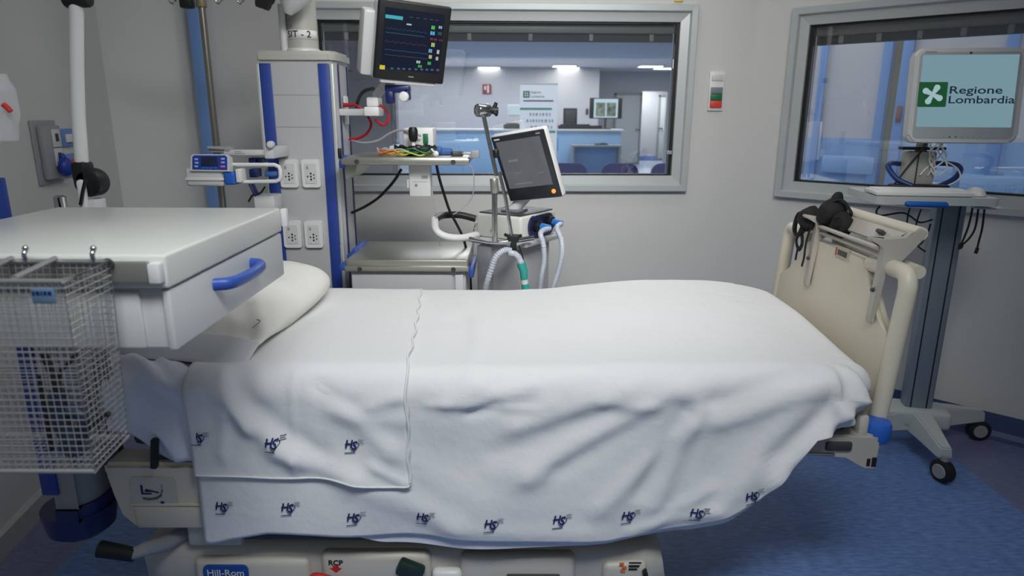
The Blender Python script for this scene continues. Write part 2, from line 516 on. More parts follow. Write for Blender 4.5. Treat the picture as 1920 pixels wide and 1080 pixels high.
# ================================================================== NURSE STATION BEYOND THE BACK WINDOW
SY = 20.0
fl2 = MB().quadbox((-9, 5.2, -.06), (8.5, 22.5, 0)).build('floor_station', mat('station_floor', rgb(150, 168, 196), .35, noise_amt=.03, noise_scale=2), smooth=False); struct(fl2)
fl3 = None
cs = MB().quadbox((-9, 14.1, 2.72), (8.5, 22.5, 2.8)).build('ceiling_station', M_ceil, smooth=False); struct(cs)
cs = MB().quadbox((-9, 4.2, 3.05), (8.5, 14.3, 3.15)).build('ceiling_hall', M_ceil, smooth=False); struct(cs)
bm_ = MB().quadbox((-9, 13.9, 2.58), (8.5, 14.3, 3.1)).build('trim_2', mat('beam_paint', rgb(196, 208, 226), .6), smooth=False); struct(bm_)
w3 = MB().quadbox((-9, 19.2, 0), (at(1123, 180, Y=19.2).x, 19.4, 2.75)).build('wall_station_back', M_wall2, smooth=False); struct(w3)
xd = at(1123, 180, Y=19.2).x
xo0, xo1 = at(1203, 200, Y=21.2).x, at(1250, 200, Y=21.2).x
rz = at(1220, 171, Y=21.2).z
w4 = MB()
w4.quadbox((xd-.2, 21.2, 0), (xo0, 21.35, 2.75)); w4.quadbox((xo1, 21.2, 0), (8.5, 21.35, 2.75)); w4.quadbox((xo0, 21.2, rz), (xo1, 21.35, 2.75))
struct(w4.build('wall_station_end', M_wall2, smooth=False))
struct(MB().quadbox((xd-.12, 19.4, 0), (xd, 21.2, 2.75)).build('wall_station_return', M_wall2, smooth=False))
struct(MB().quadbox((-9.1, 4.2, 0), (-9, 22.5, 3.1)).build('wall_station_left', M_wall2, smooth=False))
struct(MB().quadbox((8.5, 4.2, 0), (8.6, 22.5, 3.1)).build('wall_station_right', M_wall2, smooth=False))
# passage behind the opening
struct(MB().quadbox((xo0-.3, 23.4, 0), (xo1+.5, 23.5, 2.6)).build('wall_passage', M_wall2, smooth=False))
struct(MB().quadbox((xo0-.3, 21.3, 2.45), (xo1+.5, 23.5, 2.55)).build('ceiling_passage', M_ceil, smooth=False))
struct(MB().quadbox((xo0-.3, 22.4, -.06), (xo1+.5, 23.5, 0)).build('floor_passage', M_skb, smooth=False))
struct(MB().quadbox((xo0-.1, 23.34, 0), (xo1+.3, 23.4, .1)).build('baseboard_passage', M_ltblue, smooth=False))
# doors
def door(name, u0, u1, vt, Y, handle_u):
    a, b = at(u0, 240, Y=Y).x, at(u1, 240, Y=Y).x; zt = 2.1
    r = thing(name, None, None, ((a+b)/2, Y, 0)); r['kind'] = 'structure'
    MB().quadbox((a+.06, Y-.05, .01), (b-.06, Y-.01, zt-.06), bevel=.006).build('door_leaf', M_door, r)
    f = MB(); f.quadbox((a, Y-.07, 0), (a+.06, Y, zt)); f.quadbox((b-.06, Y-.07, 0), (b, Y, zt)); f.quadbox((a, Y-.07, zt-.06), (b, Y, zt))
    f.build('door_frame', M_grey, r, smooth=False)
    h = at(handle_u, 250, Y=Y-.08).x
    MB().cyl((h, Y-.05, 1.02), (h, Y-.11, 1.02), .02).cyl((h, Y-.1, 1.02), (h-.12, Y-.1, 1.02), .014).build('door_handle', M_dark, r)
    return r
door('door_1', 1150, 1201, 178, 21.19, 1198)
door('door_2', 1232, 1262, 178, 23.33, 1240)

xs0, xs1 = at(540, 200, Y=5.6).x, at(742, 200, Y=5.6).x
struct(MB().quadbox((xs0-1.5, 5.6, 0), (xs1, 5.72, 3.05)).build('added_dark_backing', mat('backing_paint', rgb(178, 178, 182), .6), smooth=False))  # added screen, turned from the hall light so pane reflections show on it
# ceiling lights in the station
M_lamp = emit('lamp_diffuser', (1, .98, .95, 1), 9)
def ceil_light(x, y, z, w, d, label, first=None):
    if first is None:
        t = thing('ceiling_light', label, 'ceiling light', (x, y, z), 'ceiling lights of the nurse station')
        f = MB()
        f.quadbox((x-w/2-.03, y-d/2-.03, z-.03), (x-w/2, y+d/2+.03, z)); f.quadbox((x+w/2, y-d/2-.03, z-.03), (x+w/2+.03, y+d/2+.03, z))
        f.quadbox((x-w/2, y-d/2-.03, z-.03), (x+w/2, y-d/2, z)); f.quadbox((x-w/2, y+d/2, z-.03), (x+w/2, y+d/2+.03, z))
        f.build('frame', M_white2, t, smooth=False)
        MB().quadbox((x-w/2, y-d/2, z-.022), (x+w/2, y+d/2, z-.006)).build('diffuser', M_lamp, t, smooth=False)
        return t
    c = copy_tree(first); c.location = (x, y, z); c['label'] = label; return c
cl0 = None
for (u, v, lab) in ((917, 125.5, 'lit square ceiling panel left of the roll-up banner'), (1058, 132, 'nearer to the wall of the two lit ceiling panels above the banner'),
                    (1065, 126, 'farther left edge lit ceiling panel right of the banner top'), (1219, 136, 'lit ceiling panel above the far white doorway'),
                    (1248, 127, 'lit ceiling panel beside the right window gasket')):
    P = at(u, v, z=2.72)
    if P.y < 14.8 or P.y > 20: P = at(u, v, Y=min(max(P.y, 14.9), 18.6)); P.z = 2.72
    r = ceil_light(P.x, P.y, 2.72, .6, .6, lab, cl0)
    if cl0 is None: cl0 = r
bpy.context.view_layer.update()
P = at(1088, 62, Y=10.5); t2 = copy_tree(cl0); t2.location = (P.x-.35, 10.4, 3.05); t2['label'] = 'lit ceiling panel close to the window head, left of a pair'; t2.scale = (.8, .4, 1)
t3 = copy_tree(cl0); t3.location = (P.x+.2, 10.4, 3.05); t3['label'] = 'lit ceiling panel close to the window head, right of a pair'; t3.scale = (.8, .4, 1)
for (nm, loc, sx, sy, pw) in (('station_area', (0, 17, 2.66), 8, 3, 230), ('hall_area', (0, 9, 3.0), 8, 6, 270), ('passage_area', ((xo0+xo1)/2, 22.4, 2.42), .8, 1.2, 70)):
    l = bpy.data.lights.new(nm, 'AREA'); l.shape = 'RECTANGLE'; l.size = sx; l.size_y = sy; l.energy = pw; l.color = (.93, .97, 1)
    o = bpy.data.objects.new(nm, l); COL.objects.link(o); o.location = loc

# counter
Yc = 17.0
def xz(u, v, Y): p = at(u, v, Y=Y); return p.x, p.z
a0, ctz = xz(800, 240, Yc); a1, _ = xz(1165, 240, Yc); ctz = 1.12
ct = thing('reception_counter', 'long pale blue nurse station counter with a white worktop', 'counter', ((a0+a1)/2, Yc, 0))
MB().quadbox((a0, Yc, .0), (a1, Yc+.5, ctz-.05), bevel=.01).build('front_panel', M_deskblue, ct)
MB().quadbox((a0-.04, Yc-.06, ctz-.05), (a1+.06, Yc+.6, ctz), bevel=.012).build('worktop', M_white, ct)
b0, tz = xz(1073, 268, Yc-.5); b1, _ = xz(1165, 268, Yc-.5)
tb = thing('side_desk', 'low desk niche with grey frame against the blue counter', 'desk', ((b0+b1)/2, Yc-.3, 0))
MB().quadbox((b0, Yc-.55, .72), (b1, Yc-.08, .76), bevel=.006).build('desk_top', M_grey, tb)
MB().quadbox((b0, Yc-.55, 0), (b0+.05, Yc-.08, .72)).build('side_panel', M_grey, tb)
MB().quadbox((b1-.05, Yc-.55, 0), (b1, Yc-.08, .72)).build('side_panel', M_grey, tb)
MB().quadbox((b0+.05, Yc-.12, 0), (b1-.05, Yc-.08, .72)).build('back_panel', M_deskblue2, tb)
kx, _ = xz(1128, 265, Yc-.4)
kb = MB().box((kx, Yc-.35, .775), (.32, .14, .03), bevel=.008); kb.box((kx+.05, Yc-.33, .795), (.12, .08, .02), bevel=.005)
tag(kb.build('desk_phone', M_black), 'black desk phone lying on the low niche desk', 'telephone')
# items on the counter
mx, mz = xz(1137, 203, Yc+.1); w = 58/F*17.4; h = 36/F*17.4
mo = thing('desk_monitor', 'black wide monitor on the counter showing two landscape photos', 'monitor', (mx, Yc+.2, ctz))
MB().box((mx, Yc+.22, mz), (w, .05, h), bevel=.01).build('bezel', M_black, mo)
M_pic = emit('monitor_picture', (.5, .62, .7, 1), 1.0)
def pic_nodes(m):
    nt = m.node_tree; b = nt.nodes['Principled BSDF']; N = nt.nodes.new
    tc = N('ShaderNodeTexCoord'); n = N('ShaderNodeTexNoise'); n.inputs['Scale'].default_value = 9; n.inputs['Detail'].default_value = 6
    nt.links.new(tc.outputs['Object'], n.inputs['Vector'])
    cr = N('ShaderNodeValToRGB'); nt.links.new(n.outputs['Fac'], cr.inputs[0])
    e = cr.color_ramp.elements; e[0].position = .35; e[0].color = rgb(34, 52, 66); e[1].position = .65; e[1].color = rgb(150, 165, 150)
    nt.links.new(cr.outputs[0], b.inputs['Emission Color'])
pic_nodes(M_pic)
M_scr_white = emit('monitor_bright_page', (.55, .75, .85, 1), 1.1)
MB().box((mx, Yc+.19, mz), (w*.74, .012, h*.9)).build('screen', M_scr_white, mo)
for sgn in (-1, 1):
    MB().box((mx+sgn*w*.165, Yc+.18, mz-.03), (w*.29, .008, h*.66)).build('photo', M_pic, mo)
sm = MB(); sm.cyl((mx, Yc+.24, ctz+.02), (mx, Yc+.24, mz-h*.3), .03); sm.box((mx, Yc+.22, ctz+.012), (.28, .2, .024), bevel=.008)
sm.build('stand', M_dark, mo)
px_, pz_ = xz(1070, 215, Yc+.3)
tw = thing('computer_tower', 'black upright computer box behind the blue counter', 'computer', (px_, Yc+.4, ctz))
MB().box((px_, Yc+.45, ctz+.255), (.34, .18, .5), bevel=.015).build('case', M_black, tw)
MB().box((px_, Yc+.355, ctz+.27), (.26, .012, .38), bevel=.004).build('front_grille', M_dark, tw)
bx0, _ = xz(1046, 232, Yc+.2); bx1, _ = xz(1128, 232, Yc+.2)
tag(MB().quadbox((bx0, Yc+.08, ctz), (bx1, Yc+.2, ctz+.09), bevel=.012).quadbox((bx0+.05, Yc+.1, ctz+.09), (bx1-.3, Yc+.19, ctz+.12), bevel=.01).build('file_tray', M_black), 'long black low tray along the counter top', 'tray')
tx, tz2 = xz(965, 207, Yc+.1)
tp = thing('small_monitor', 'small glowing pale screen left of the roll-up banner', 'monitor', (tx, Yc+.3, ctz))
MB().box((tx, Yc+.3, tz2), (.36, .04, .28), bevel=.01).build('bezel', M_white, tp)
MB().box((tx, Yc+.274, tz2), (.31, .01, .22)).build('screen', M_scr_white, tp)
MB().cyl((tx, Yc+.31, ctz), (tx, Yc+.31, tz2-.1), .03).box((tx, Yc+.3, ctz+.01), (.2, .16, .02), bevel=.006).build('stand', M_white, tp)
kx2, _ = xz(960, 229, Yc+.1)
tag(MB().box((kx2, Yc+.14, ctz+.06), (.42, .2, .12), bevel=.02).box((kx2, Yc+.12, ctz+.13), (.3, .1, .03), bevel=.01).build('printer', M_black), 'black box on the counter below the small glowing screen', 'printer')

# banner
Yb = 12.0
p0, p1 = at(975, 157, Y=Yb), at(1046, 157, Y=Yb); bw = p1.x-p0.x; bx = (p0.x+p1.x)/2; bt = p0.z
ba = thing('roll_up_banner', 'white roll-up banner with green emblem and stripes in the nurse station', 'banner', (bx, Yb, 0))
M_ban = mat('banner_fabric', rgb(238, 242, 244), .6)
MB().box((bx, Yb, bt/2+.04), (bw, .006, bt-.08)).build('sheet', M_ban, ba, smooth=False)
MB().box((bx, Yb, .045), (bw+.06, .14, .09), bevel=.02).build('base', M_alu, ba)
MB().cyl((bx-bw/2, Yb, bt), (bx+bw/2, Yb, bt), .012).build('top_rail', M_alu, ba)
fnb = plane_fn((bx, Yb-.006, bt), EX, EZ)
k = 12.0/F
def bpx(u, v): p = at(u, v, Y=Yb-.006); return p.x-bx, p.z-bt
lg = MB(); a, b = bpx(987, 177); flat_rect(lg, fnb, a-.055, a+.055, b-.055, b+.055); lg.build('emblem_square', M_logogreen, ba, smooth=False)
em = MB()
for q in range(4):
    an = math.radians(45+90*q); cx, cy = a+.028*math.cos(an), b+.028*math.sin(an)
    em.raw([Vector(fnb(cx+.014*math.cos(j*.6283), cy+.014*math.sin(j*.6283)))+Vector((0, -.002, 0)) for j in range(10)], [tuple(range(10))])
em.build('emblem_rose', M_ban, ba, smooth=False)
tx_ = MB(); a, b = bpx(995, 173); add_text(tx_, 'Regione', .055, lambda p, q: fnb(a+p, b+q), 'LEFT')
a2, b2 = bpx(995, 181); add_text(tx_, 'Lombardia', .055, lambda p, q: fnb(a2+p, b2+q), 'LEFT')
tx_.build('lettering', M_printg, ba, smooth=False)
st = MB(); a, b = bpx(981, 189); flat_rect(st, fnb, a, a+.52, b-.012, b+.012)
st.build('address_line', M_printg, ba, smooth=False)
st = MB(); a, b = bpx(975, 204); flat_rect(st, fnb, a, a+bw*.85, b-.018, b+.018); a, b = bpx(1010, 247); flat_rect(st, fnb, a, a+bw*.45, b-.02, b+.02)
st.build('green_stripe', mat('banner_green', rgb(70, 150, 130), .6), ba, smooth=False)
st = MB()
for uu, vv, ww in ((993, 214, .36), (987, 226, .46), (995, 238, .38)):
    a, b = bpx(uu, vv); x = a
    while x < a+ww:
        l = random.uniform(.03, .07); flat_rect(st, fnb, x, x+l*.7, b-.028, b+.02); x += l+.012
M_slog = mat('banner_slogan', rgb(150, 166, 176), .7)
st.build('slogan_marks', M_slog, ba, smooth=False)

# chairs beyond the glass
def station_chair(u, v, Y, label, first=None):
    p = at(u, v, Y=Y); zt = p.z
    if first is not None:
        c = copy_tree(first); c.location = (p.x, Y, 0); c['label'] = label; return c
    t = thing('visitor_chair', label, 'chair', (p.x, Y, 0), 'navy chairs beyond the back window')
    x = p.x
    bk = MB(); poly = rrect(.46, .42, .12, 6)
    bk.prism(poly, ((x, Y, zt-.21), EX, EZ, EY), .05); bk.build('backrest', M_chair, t)
    MB().box((x, Y+.28, .45), (.46, .46, .07), bevel=.03).build('seat', M_chair, t)
    for sx in (-1, 1):
        for yy in (.06, .48):
            MB().cyl((x+sx*.2, Y+yy, 0), (x+sx*.2, Y+yy, .43), .013).build('leg', M_dark, t)
        MB().tube([(x+sx*.2, Y+.06, .42), (x+sx*.2, Y+.03, .6), (x+sx*.2, Y+.02, zt-.2)], .013).build('back_post', M_dark, t)
    return t
ch0 = station_chair(1066, 306, 8.4, 'navy rounded chair back directly right of the ventilator screen')
station_chair(1163, 307, 8.4, 'navy rounded chair back in the middle of the window bottom', ch0)
station_chair(1257, 309, 8.4, 'navy rounded chair back cut off by the right window edge', ch0)
# fire sign, wall switch, passage beam
fx, fz = xz(913, 167, 19.15)
fs = thing('fire_sign', 'small red fire safety sign on the far station wall', 'sign', (fx, 19.17, fz-.1))
MB().box((fx, 19.17, fz), (.24, .02, .26), bevel=.006).build('plate', mat('sign_dark_red', rgb(150, 50, 60), .6), fs)
MB().box((fx+.03, 19.155, fz), (.05, .008, .2)).box((fx-.05, 19.155, fz+.03), (.05, .008, .1)).build('white_symbol', M_white, fs)
fx, fz = xz(1101, 209, 19.15)
tag(MB().box((fx, 19.18, fz), (.07, .03, .16), bevel=.01).box((fx, 19.16, fz+.02), (.03, .012, .04), bevel=.004).build('wall_switch', M_dark), 'dark wall switch left of the counter monitor', 'switch')
fx, fz = xz(1036, 268, 12.6)
pl = thing('information_stand', 'slim stand with blue and dark leaflets beside the banner base', 'stand', (fx, 12.6, 0))
MB().box((fx, 12.6, .02), (.3, .25, .04), bevel=.01).cyl((fx, 12.62, .03), (fx, 12.62, 1.3), .02).build('post', M_grey, pl)
MB().box((fx, 12.57, 1.24), (.16, .03, .2), bevel=.01).build('upper_leaflet', M_dark, pl)
MB().box((fx, 12.57, .95), (.2, .03, .26), bevel=.01).build('lower_leaflet', M_deskblue2, pl)

# ================================================================== CORRIDOR BEYOND THE RIGHT WINDOW
off = 4.2
nA = wr.p(-3.5, 0, -off); nB = wr.p(7.5, 0, -off)
wc = Wall(nA, nB, inside=(0, 2))
sx_ = wc.px(1488, 200)[0]-.25
wc = Wall(wc.p(sx_, 0), nB, inside=(0, 2))
gap0 = wc.px(1662, 200)[0]; gap1 = wc.px(1678, 200)[0]
zd = wc.px(1600, 259)[1]
M_dado = mat('corridor_blue_dado', rgb(140, 176, 218), .45)
def cslab(name, m, s0, s1, z0, z1, thick=.1):
    return struct(MB(wc.M(0, 0)).quadbox((s0, -thick, z0), (s1, 0, z1)).build(name, m, smooth=False))
cslab('wall_corridor', M_wall2, 0, gap0, zd, 3.05); cslab('wall_corridor_right', M_wall2, gap1, wc.L, zd, 3.05)
cslab('trim_3', M_dado, 0, gap0, 0, zd); cslab('trim_4', M_dado, gap1, wc.L, 0, zd)
struct(MB(wc.M(0, 0)).quadbox((gap0-.4, -1.3, 0), (gap1+.6, -1.2, 3.0)).build('wall_corridor_end', mat('ochre_wall', rgb(150, 150, 130), .6), smooth=False))
n_ = 5
for (u, wd_) in ((1537, .07), (1653, .09), (1690, .10)):
    s = wc.px(u, 200)[0]
    struct(MB(wc.M(0, 0)).quadbox((s-wd_/2, 0, 0), (s+wd_/2, .05, 3.0), bevel=.01).build('trim_%d' % n_, M_ltblue)); n_ += 1
s = wc.px(1880, 200)[0]
struct(MB(wc.M(0, 0)).quadbox((s-.05, 0, 0), (s+.05, .05, 3.0), bevel=.01).build('trim_8', M_ltblue))
for (u0, u1, v, nm) in ((1543, 1643, 304, 'trim_9'), (1697, 1790, 322, 'trim_10'), (1800, 1925, 340, 'trim_11')):
    s0, z = wc.px(u0, v); s1, _ = wc.px(u1, v)
    struct(MB(wc.M(0, 0)).quadbox((s0, 0, z-.11), (s1, .07, z+.08), bevel=.03).build(nm, M_dado))
s, z = wc.px(1688, 214)
sw = MB(wc.M(s, z)).box((0, .06, 0), (.05, .03, .16), bevel=.008).box((0, .08, -.03), (.03, .015, .05), bevel=.004)
tag(sw.build('door_lock', mat('brown_lock', rgb(130, 90, 80), .5)), 'small brownish lock plate on the blue door post beyond the right window', 'lock')
cm = wr.p(1.9, 3.05, -2.2)
struct(MB(wr.M(0, 0)).quadbox((-1.2, -off-1.5, 3.05), (wr.L+3, -.2, 3.15)).build('ceiling_corridor', M_ceil, smooth=False))
l = bpy.data.lights.new('corridor_area', 'AREA'); l.shape = 'RECTANGLE'; l.size = 3.5; l.size_y = 1.2; l.energy = 75; l.color = (.88, .95, 1)
o = bpy.data.objects.new('corridor_area', l); COL.objects.link(o); o.location = cm+Vector((-.4, 0, -.06))
# ================================================================== HOSPITAL BED
YN, YF = 1.72, 2.62          # mattress near and far edge
XH, XF = -1.115, .985        # head and foot end
ZM = .80
bed = thing('hospital_bed', 'cream electric hospital bed with moulded base and tall foot board', 'bed', (0, 2.17, 0))
# base cover
bx0, bx1 = -1.12, .455
mb = MB()
prof = [(1.80, .05), (1.765, .08), (1.755, .20), (1.77, .232), (1.80, .247), (2.17, .25), (2.54, .247), (2.57, .232), (2.585, .2), (2.575, .08), (2.54, .05)]
o_ = len(prof)
def basefn(i, j):
    # i along X (0..1); ends drawn in and sloped like the moulded cover
    x = bx0+(bx1-bx0)*i
    y, z = prof[min(int(round(j*(o_-1))), o_-1)]
    e = min(i, 1-i)*(bx1-bx0)
    f = 1-max(0, (.06-e)/.06)**2*.12
    if i > .5: x += (.25-z)*.16*max(0, (i-.92)/.08)
    return (x, 2.17+(y-2.17)*(1-.06*max(0, (.05-e)/.05)), .05+(z-.05)*f)
mb.grid(basefn, 60, o_-1)
for side in (0, 1):
    vs = [Vector(basefn(side, j/(o_-1))) for j in range(o_)]
    mb.raw(vs, [tuple(range(o_))])
mb.build('base_cover', M_cream2, bed, merge=True, angle=50)
# raised pads of the cover
for (u0, u1, v0) in ((362, 580, 1044), (600, 808, 1034), (862, 1080, 1036), (1130, 1215, 1052)):
    a = at(u0, v0, Y=1.745); b = at(u1, v0, Y=1.745)
    p = MB(); p.quadbox((a.x, 1.735, .07), (b.x, 1.80, a.z-.003), bevel=.022, seg=4)
    p.build('cover_pad', M_cream2, bed)
a = at(838, 1069, Y=1.745)
MB().box((a.x, 1.745, a.z-.03), (.09, .04, .075), bevel=.018, seg=3).build('control_pod', M_white, bed)
tx = MB(); p = at(838, 1076, Y=1.722); add_text(tx, 'Fix', .016, plane_fn((p.x, 1.7235, p.z), EX, EZ), bold=.01)
# badge
p = at(424, 1073, Y=1.733)
bd = MB(); bd.prism(rrect(.135, .05, .016), ((p.x, 1.736, p.z), EX, EZ, EY), -.006); bd.build('maker_badge', mat('badge_blue', rgb(28, 74, 152), .35), bed)
tx = MB(); add_text(tx, 'Hill-Rom', .031, plane_fn((p.x, 1.7285, p.z), EX, EZ), bold=.012); tx.build('badge_lettering', M_white, bed, smooth=False)
p = at(629, 1056, Y=1.733)
tx = MB(); add_text(tx, 'RCP', .024, plane_fn((p.x, 1.7335, p.z), EX, EZ), bold=.03); tx.build('cpr_lettering', M_blackprint, bed, smooth=False)
ar = MB(); f = plane_fn((p.x, 1.7335, p.z-.019), EX, EZ)
ar.raw([f(*q) for q in ((-.009, .01), (.009, .01), (.009, .002), (.019, .002), (0, -.014), (-.019, .002), (-.009, .002))], [(0, 1, 2, 6), (3, 4, 5), (2, 3, 5, 6)] if False else [(0, 1, 2, 3, 4, 5, 6)])
ar.build('cpr_arrow', M_redprint, bed, smooth=False)
p = at(605, 1076, Y=1.73)
MB().tube([(p.x-.03, 1.728, p.z-.05), (p.x-.025, 1.715, p.z), (p.x+.01, 1.71, p.z+.002), (p.x+.045, 1.715, p.z-.02), (p.x+.05, 1.73, p.z-.05)], .011, smooth=5).build('cpr_lever', M_redprint, bed)
p = at(768, 1072, Y=1.70)
MB().box((p.x, 1.715, p.z-.005), (.08, .035, .05), rot=Euler((0, math.radians(24), 0)), bevel=.01).build('foot_pedal', mat('dark_green_pedal', rgb(26, 48, 44), .5), bed)
p = at(1180, 1064, Y=1.732)
lb = MB(); f = plane_fn((p.x, 1.7325, p.z), EX, EZ)
for k in range(3): flat_rect(lb, f, -.002, .036-.006*k, .012-k*.011, .018-k*.011)
lb.build('small_print', M_blackprint, bed, smooth=False)
lb = MB()
for k, (x, z) in enumerate(((-.024, .012), (-.016, 0), (-.02, -.012))): flat_rect(lb, f, x-.006, x+.008, z-.006, z+.004)
lb.build('orange_symbol', mat('orange_print', rgb(220, 120, 50), .6), bed, smooth=False)
p = at(1208, 1070, Y=1.74)
MB().cyl((p.x, 1.745, p.z), (p.x, 1.72, p.z), .008).build('cover_screw', M_black, bed)
for k, (x, z) in enumerate(((1000, 1078),)):
    p = at(x, z, Y=1.73)
    MB().box((p.x, 1.738, p.z-.01), (.16, .02, .02), bevel=.005).build('pedal_slot', M_dark, bed)
# lift columns and chassis
for x in (-.75, .15):
    MB().quadbox((x-.1, 2.05, .24), (x+.1, 2.29, .52), bevel=.02).build('lift_column', M_dark, bed)
ch = MB(); ch.quadbox((-1.12, YN+.16, .50), (.80, YF-.06, .56), bevel=.02); ch.quadbox((-1.1, YN+.05, .56), (.97, YF-.03, .633), bevel=.02)
ch.build('mattress_deck', M_dark, bed)
# side beam under the sheet
MB().quadbox((-.9, YN+.03, .26), (.3, YN+.09, .40), bevel=.015).build('side_beam', M_dark, bed)
a = at(440, 1006, Y=1.76); b = at(720, 1012, Y=1.80)
MB().quadbox((-.96, 1.74, a.z-.02), (-.80, 1.80, a.z+.07), bevel=.01).build('beam_bracket', M_cream2, bed)
# head housing
hz0, hz1 = at(300, 1000, Y=1.70).z, at(300, 878, Y=1.70).z
xl, xr = at(185, 900, Y=1.70).x, -.72
poly = [(xl, hz1), (xr, hz1), (xr, hz0), (at(240, 990, Y=1.70).x, hz0), (at(228, 960, Y=1.7).x, hz0+.05), (at(205, 930, Y=1.7).x, hz0+.11), (xl, hz1-.04)]
hh = MB(); hh.prism(poly, ((0, 1.722, 0), EX, EZ, EY), .10)
bmesh.ops.bevel(hh.bm, geom=list(hh.bm.edges), offset=.012, segments=2, affect='EDGES')
hh.build('head_housing', M_cream, bed)
q0, q1 = at(230, 905, Y=1.688), at(325, 965, Y=1.688)
rg_ = at(300, 957, Y=1.69).z
MB().quadbox((at(236, 960, Y=1.69).x, 1.714, rg_-.003), (-.80, 1.735, rg_+.005), bevel=.003).build('housing_ridge', M_cream, bed)
MB().quadbox((at(240, 960, Y=1.69).x, 1.716, hz0+.004), (-.80, 1.735, rg_-.004), bevel=.008).build('housing_skirt', M_cream, bed)
MB().prism(rrect(abs(q1.x-q0.x), abs(q0.z-q1.z), .015), (((q0.x+q1.x)/2, 1.724, (q0.z+q1.z)/2), EX, EZ, EY), -.006).build('icon_panel', M_cream2, bed)
ic = MB(); f = plane_fn(((q0.x+q1.x)/2-.005, 1.7165, (q0.z+q1.z)/2), EX, EZ)
flat_rect(ic, f, -.03, -.024, 0, .026); flat_rect(ic, f, -.03, 0, -.004, .001)
ic.raw([f(-.02, .004), f(.004, .004), f(.02, -.001), f(.02, .004), f(-.016, .014)], [(0, 1, 2, 3, 4)])
ic.build('bed_icon', M_print, bed, smooth=False)
ic = MB()
pts = [(-.028, -.017), (-.01, -.02), (.012, -.016), (.026, -.006), (.031, .012), (.03, .026)]
for (a1, b1), (a2, b2) in zip(pts, pts[1:]):
    ic.raw([f(a1, b1-.003), f(a2+.003, b2-.003), f(a2, b2+.004), f(a1, b1+.004)], [(0, 1, 2, 3)])
ic.build('lever_icon', M_printg, bed, smooth=False)
ic = MB(); flat_rect(ic, f, .022, .032, -.034, -.026); ic.build('dot_icon', M_print, bed, smooth=False)
q = at(365, 888, Y=1.7)
MB().quadbox((at(350, 880, Y=1.69).x, 1.716, at(350, 900, Y=1.69).z), (-.80, 1.74, at(350, 874, Y=1.69).z), bevel=.01).build('latch_plate', mat('pale_blue_latch', rgb(176, 184, 204), .4), bed)
MB().quadbox((-1.04, 1.745, hz1-.004), (-.74, 1.80, hz1+.12), bevel=.012).build('head_bracket', M_dark, bed)
q = at(290, 850, Y=1.69)
MB().box((q.x, 1.69, q.z), (.018, .02, .09), rot=Euler((0, math.radians(8), 0)), bevel=.004).build('release_lever', M_black, bed)
# steering pedal at the head end
g = at(218, 1036, Y=1.66); g2 = at(285, 1036, Y=1.70)
MB().tube([g+Vector((-.045, 0, .012)), g+Vector((.0, 0, .004)), g+Vector((.05, 0, -.008))], lambda t: .024-.004*t, n=14).build('brake_pedal_grip', M_rubber, bed)
MB().tube([g+Vector((.04, 0, -.006)), g+Vector((.075, .01, .004)), g2+Vector((.02, .03, .006)), g2+Vector((.06, .10, .01))], lambda t: .016+.010*t, n=14).build('brake_pedal_bar', M_grey, bed)
# casters
def caster(mbparent, x, y, r, name='caster'):
    w = MB(); w.lathe([(0, -.018), (r*.8, -.02), (r, -.012), (r, .012), (r*.8, .02), (0, .018)], (x, y, r), (0, 1, 0), 24)
    ob = w.build(name, M_rubber, mbparent)
    MB().lathe([(0, -.024), (r*.55, -.024), (r*.6, -.019), (r*.6, .019), (r*.55, .024), (0, .024)], (x, y, r), (0, 1, 0), 20).build('caster_hub', M_hubgrey, ob)
    return ob
for x in (-.92, .32):
    for y in (1.88, 2.46): caster(bed, x, y, .055)
# foot deck
fa = at(1500, 850, Y=1.74); fb = at(1648, 850, Y=1.74)
zt_, zb_ = at(1600, 815, Y=1.74).z, at(1600, 850, Y=1.74).z
fd = MB(); zlow = at(1630, 880, Y=1.74).z
poly = [(fa.x-.25, zt_), (fb.x, zt_), (fb.x-.005, zlow), (at(1617, 880, Y=1.74).x, zlow), (at(1612, 868, Y=1.74).x, zlow+.02), (at(1585, 856, Y=1.74).x, zb_-.004), (fa.x-.25, zb_)]
fd.prism(poly, ((0, 1.735, 0), EX, EZ, EY), .82)
bmesh.ops.bevel(fd.bm, geom=list(fd.bm.edges), offset=.006, segments=2, affect='EDGES')
fd.build('foot_deck', M_rackg, bed)
q = at(1572, 836, Y=1.735)
MB().box((q.x, 1.735, q.z), (.075, .016, .028), bevel=.006).build('deck_recess', M_dark, bed)
q = at(1535, 851, Y=1.733)
MB().box((q.x, 1.733, q.z), (.09, .012, .008), bevel=.003).build('deck_rail', M_chrome, bed)
q = at(1634, 867, Y=1.734)
lb = MB(); f = plane_fn((q.x, 1.7335, q.z), EX, EZ); flat_rect(lb, f, -.014, -.004, -.012, .012); flat_rect(lb, f, .0, .014, -.014, .016); lb.build('deck_label', M_blackprint, bed, smooth=False)
# foot board: panel, two loop handles, folding rack
FT = math.radians(3.6)
def fbp(y, z, out=0): return Vector((1.058+math.sin(FT)*(z-.65)*1.15+out, y, z))
fyn, fyf = 1.79, 2.66
fzt = 1.065
def yz_poly(name, poly, thick, m, parent, bev=.012, x0=0):
    mb = MB()
    f0 = [mb.bm.verts.new(fbp(y, z, x0)) for y, z in poly]; f1 = [mb.bm.verts.new(fbp(y, z, x0+thick)) for y, z in poly]
    mb.bm.faces.new(f0); mb.bm.faces.new(list(reversed(f1)))
    for k in range(len(poly)):
        k2 = (k+1) % len(poly); mb.bm.faces.new((f0[k], f0[k2], f1[k2], f1[k]))
    if bev:
        es = [e for e in mb.bm.edges if not (e.verts[0] in f0) != (e.verts[1] in f0)]
        bmesh.ops.bevel(mb.bm, geom=es, offset=bev, segments=3, affect='EDGES')
    return mb.build(name, m, parent, angle=45)
mid = (fyn+fyf)/2; hw = (fyf-fyn)/2
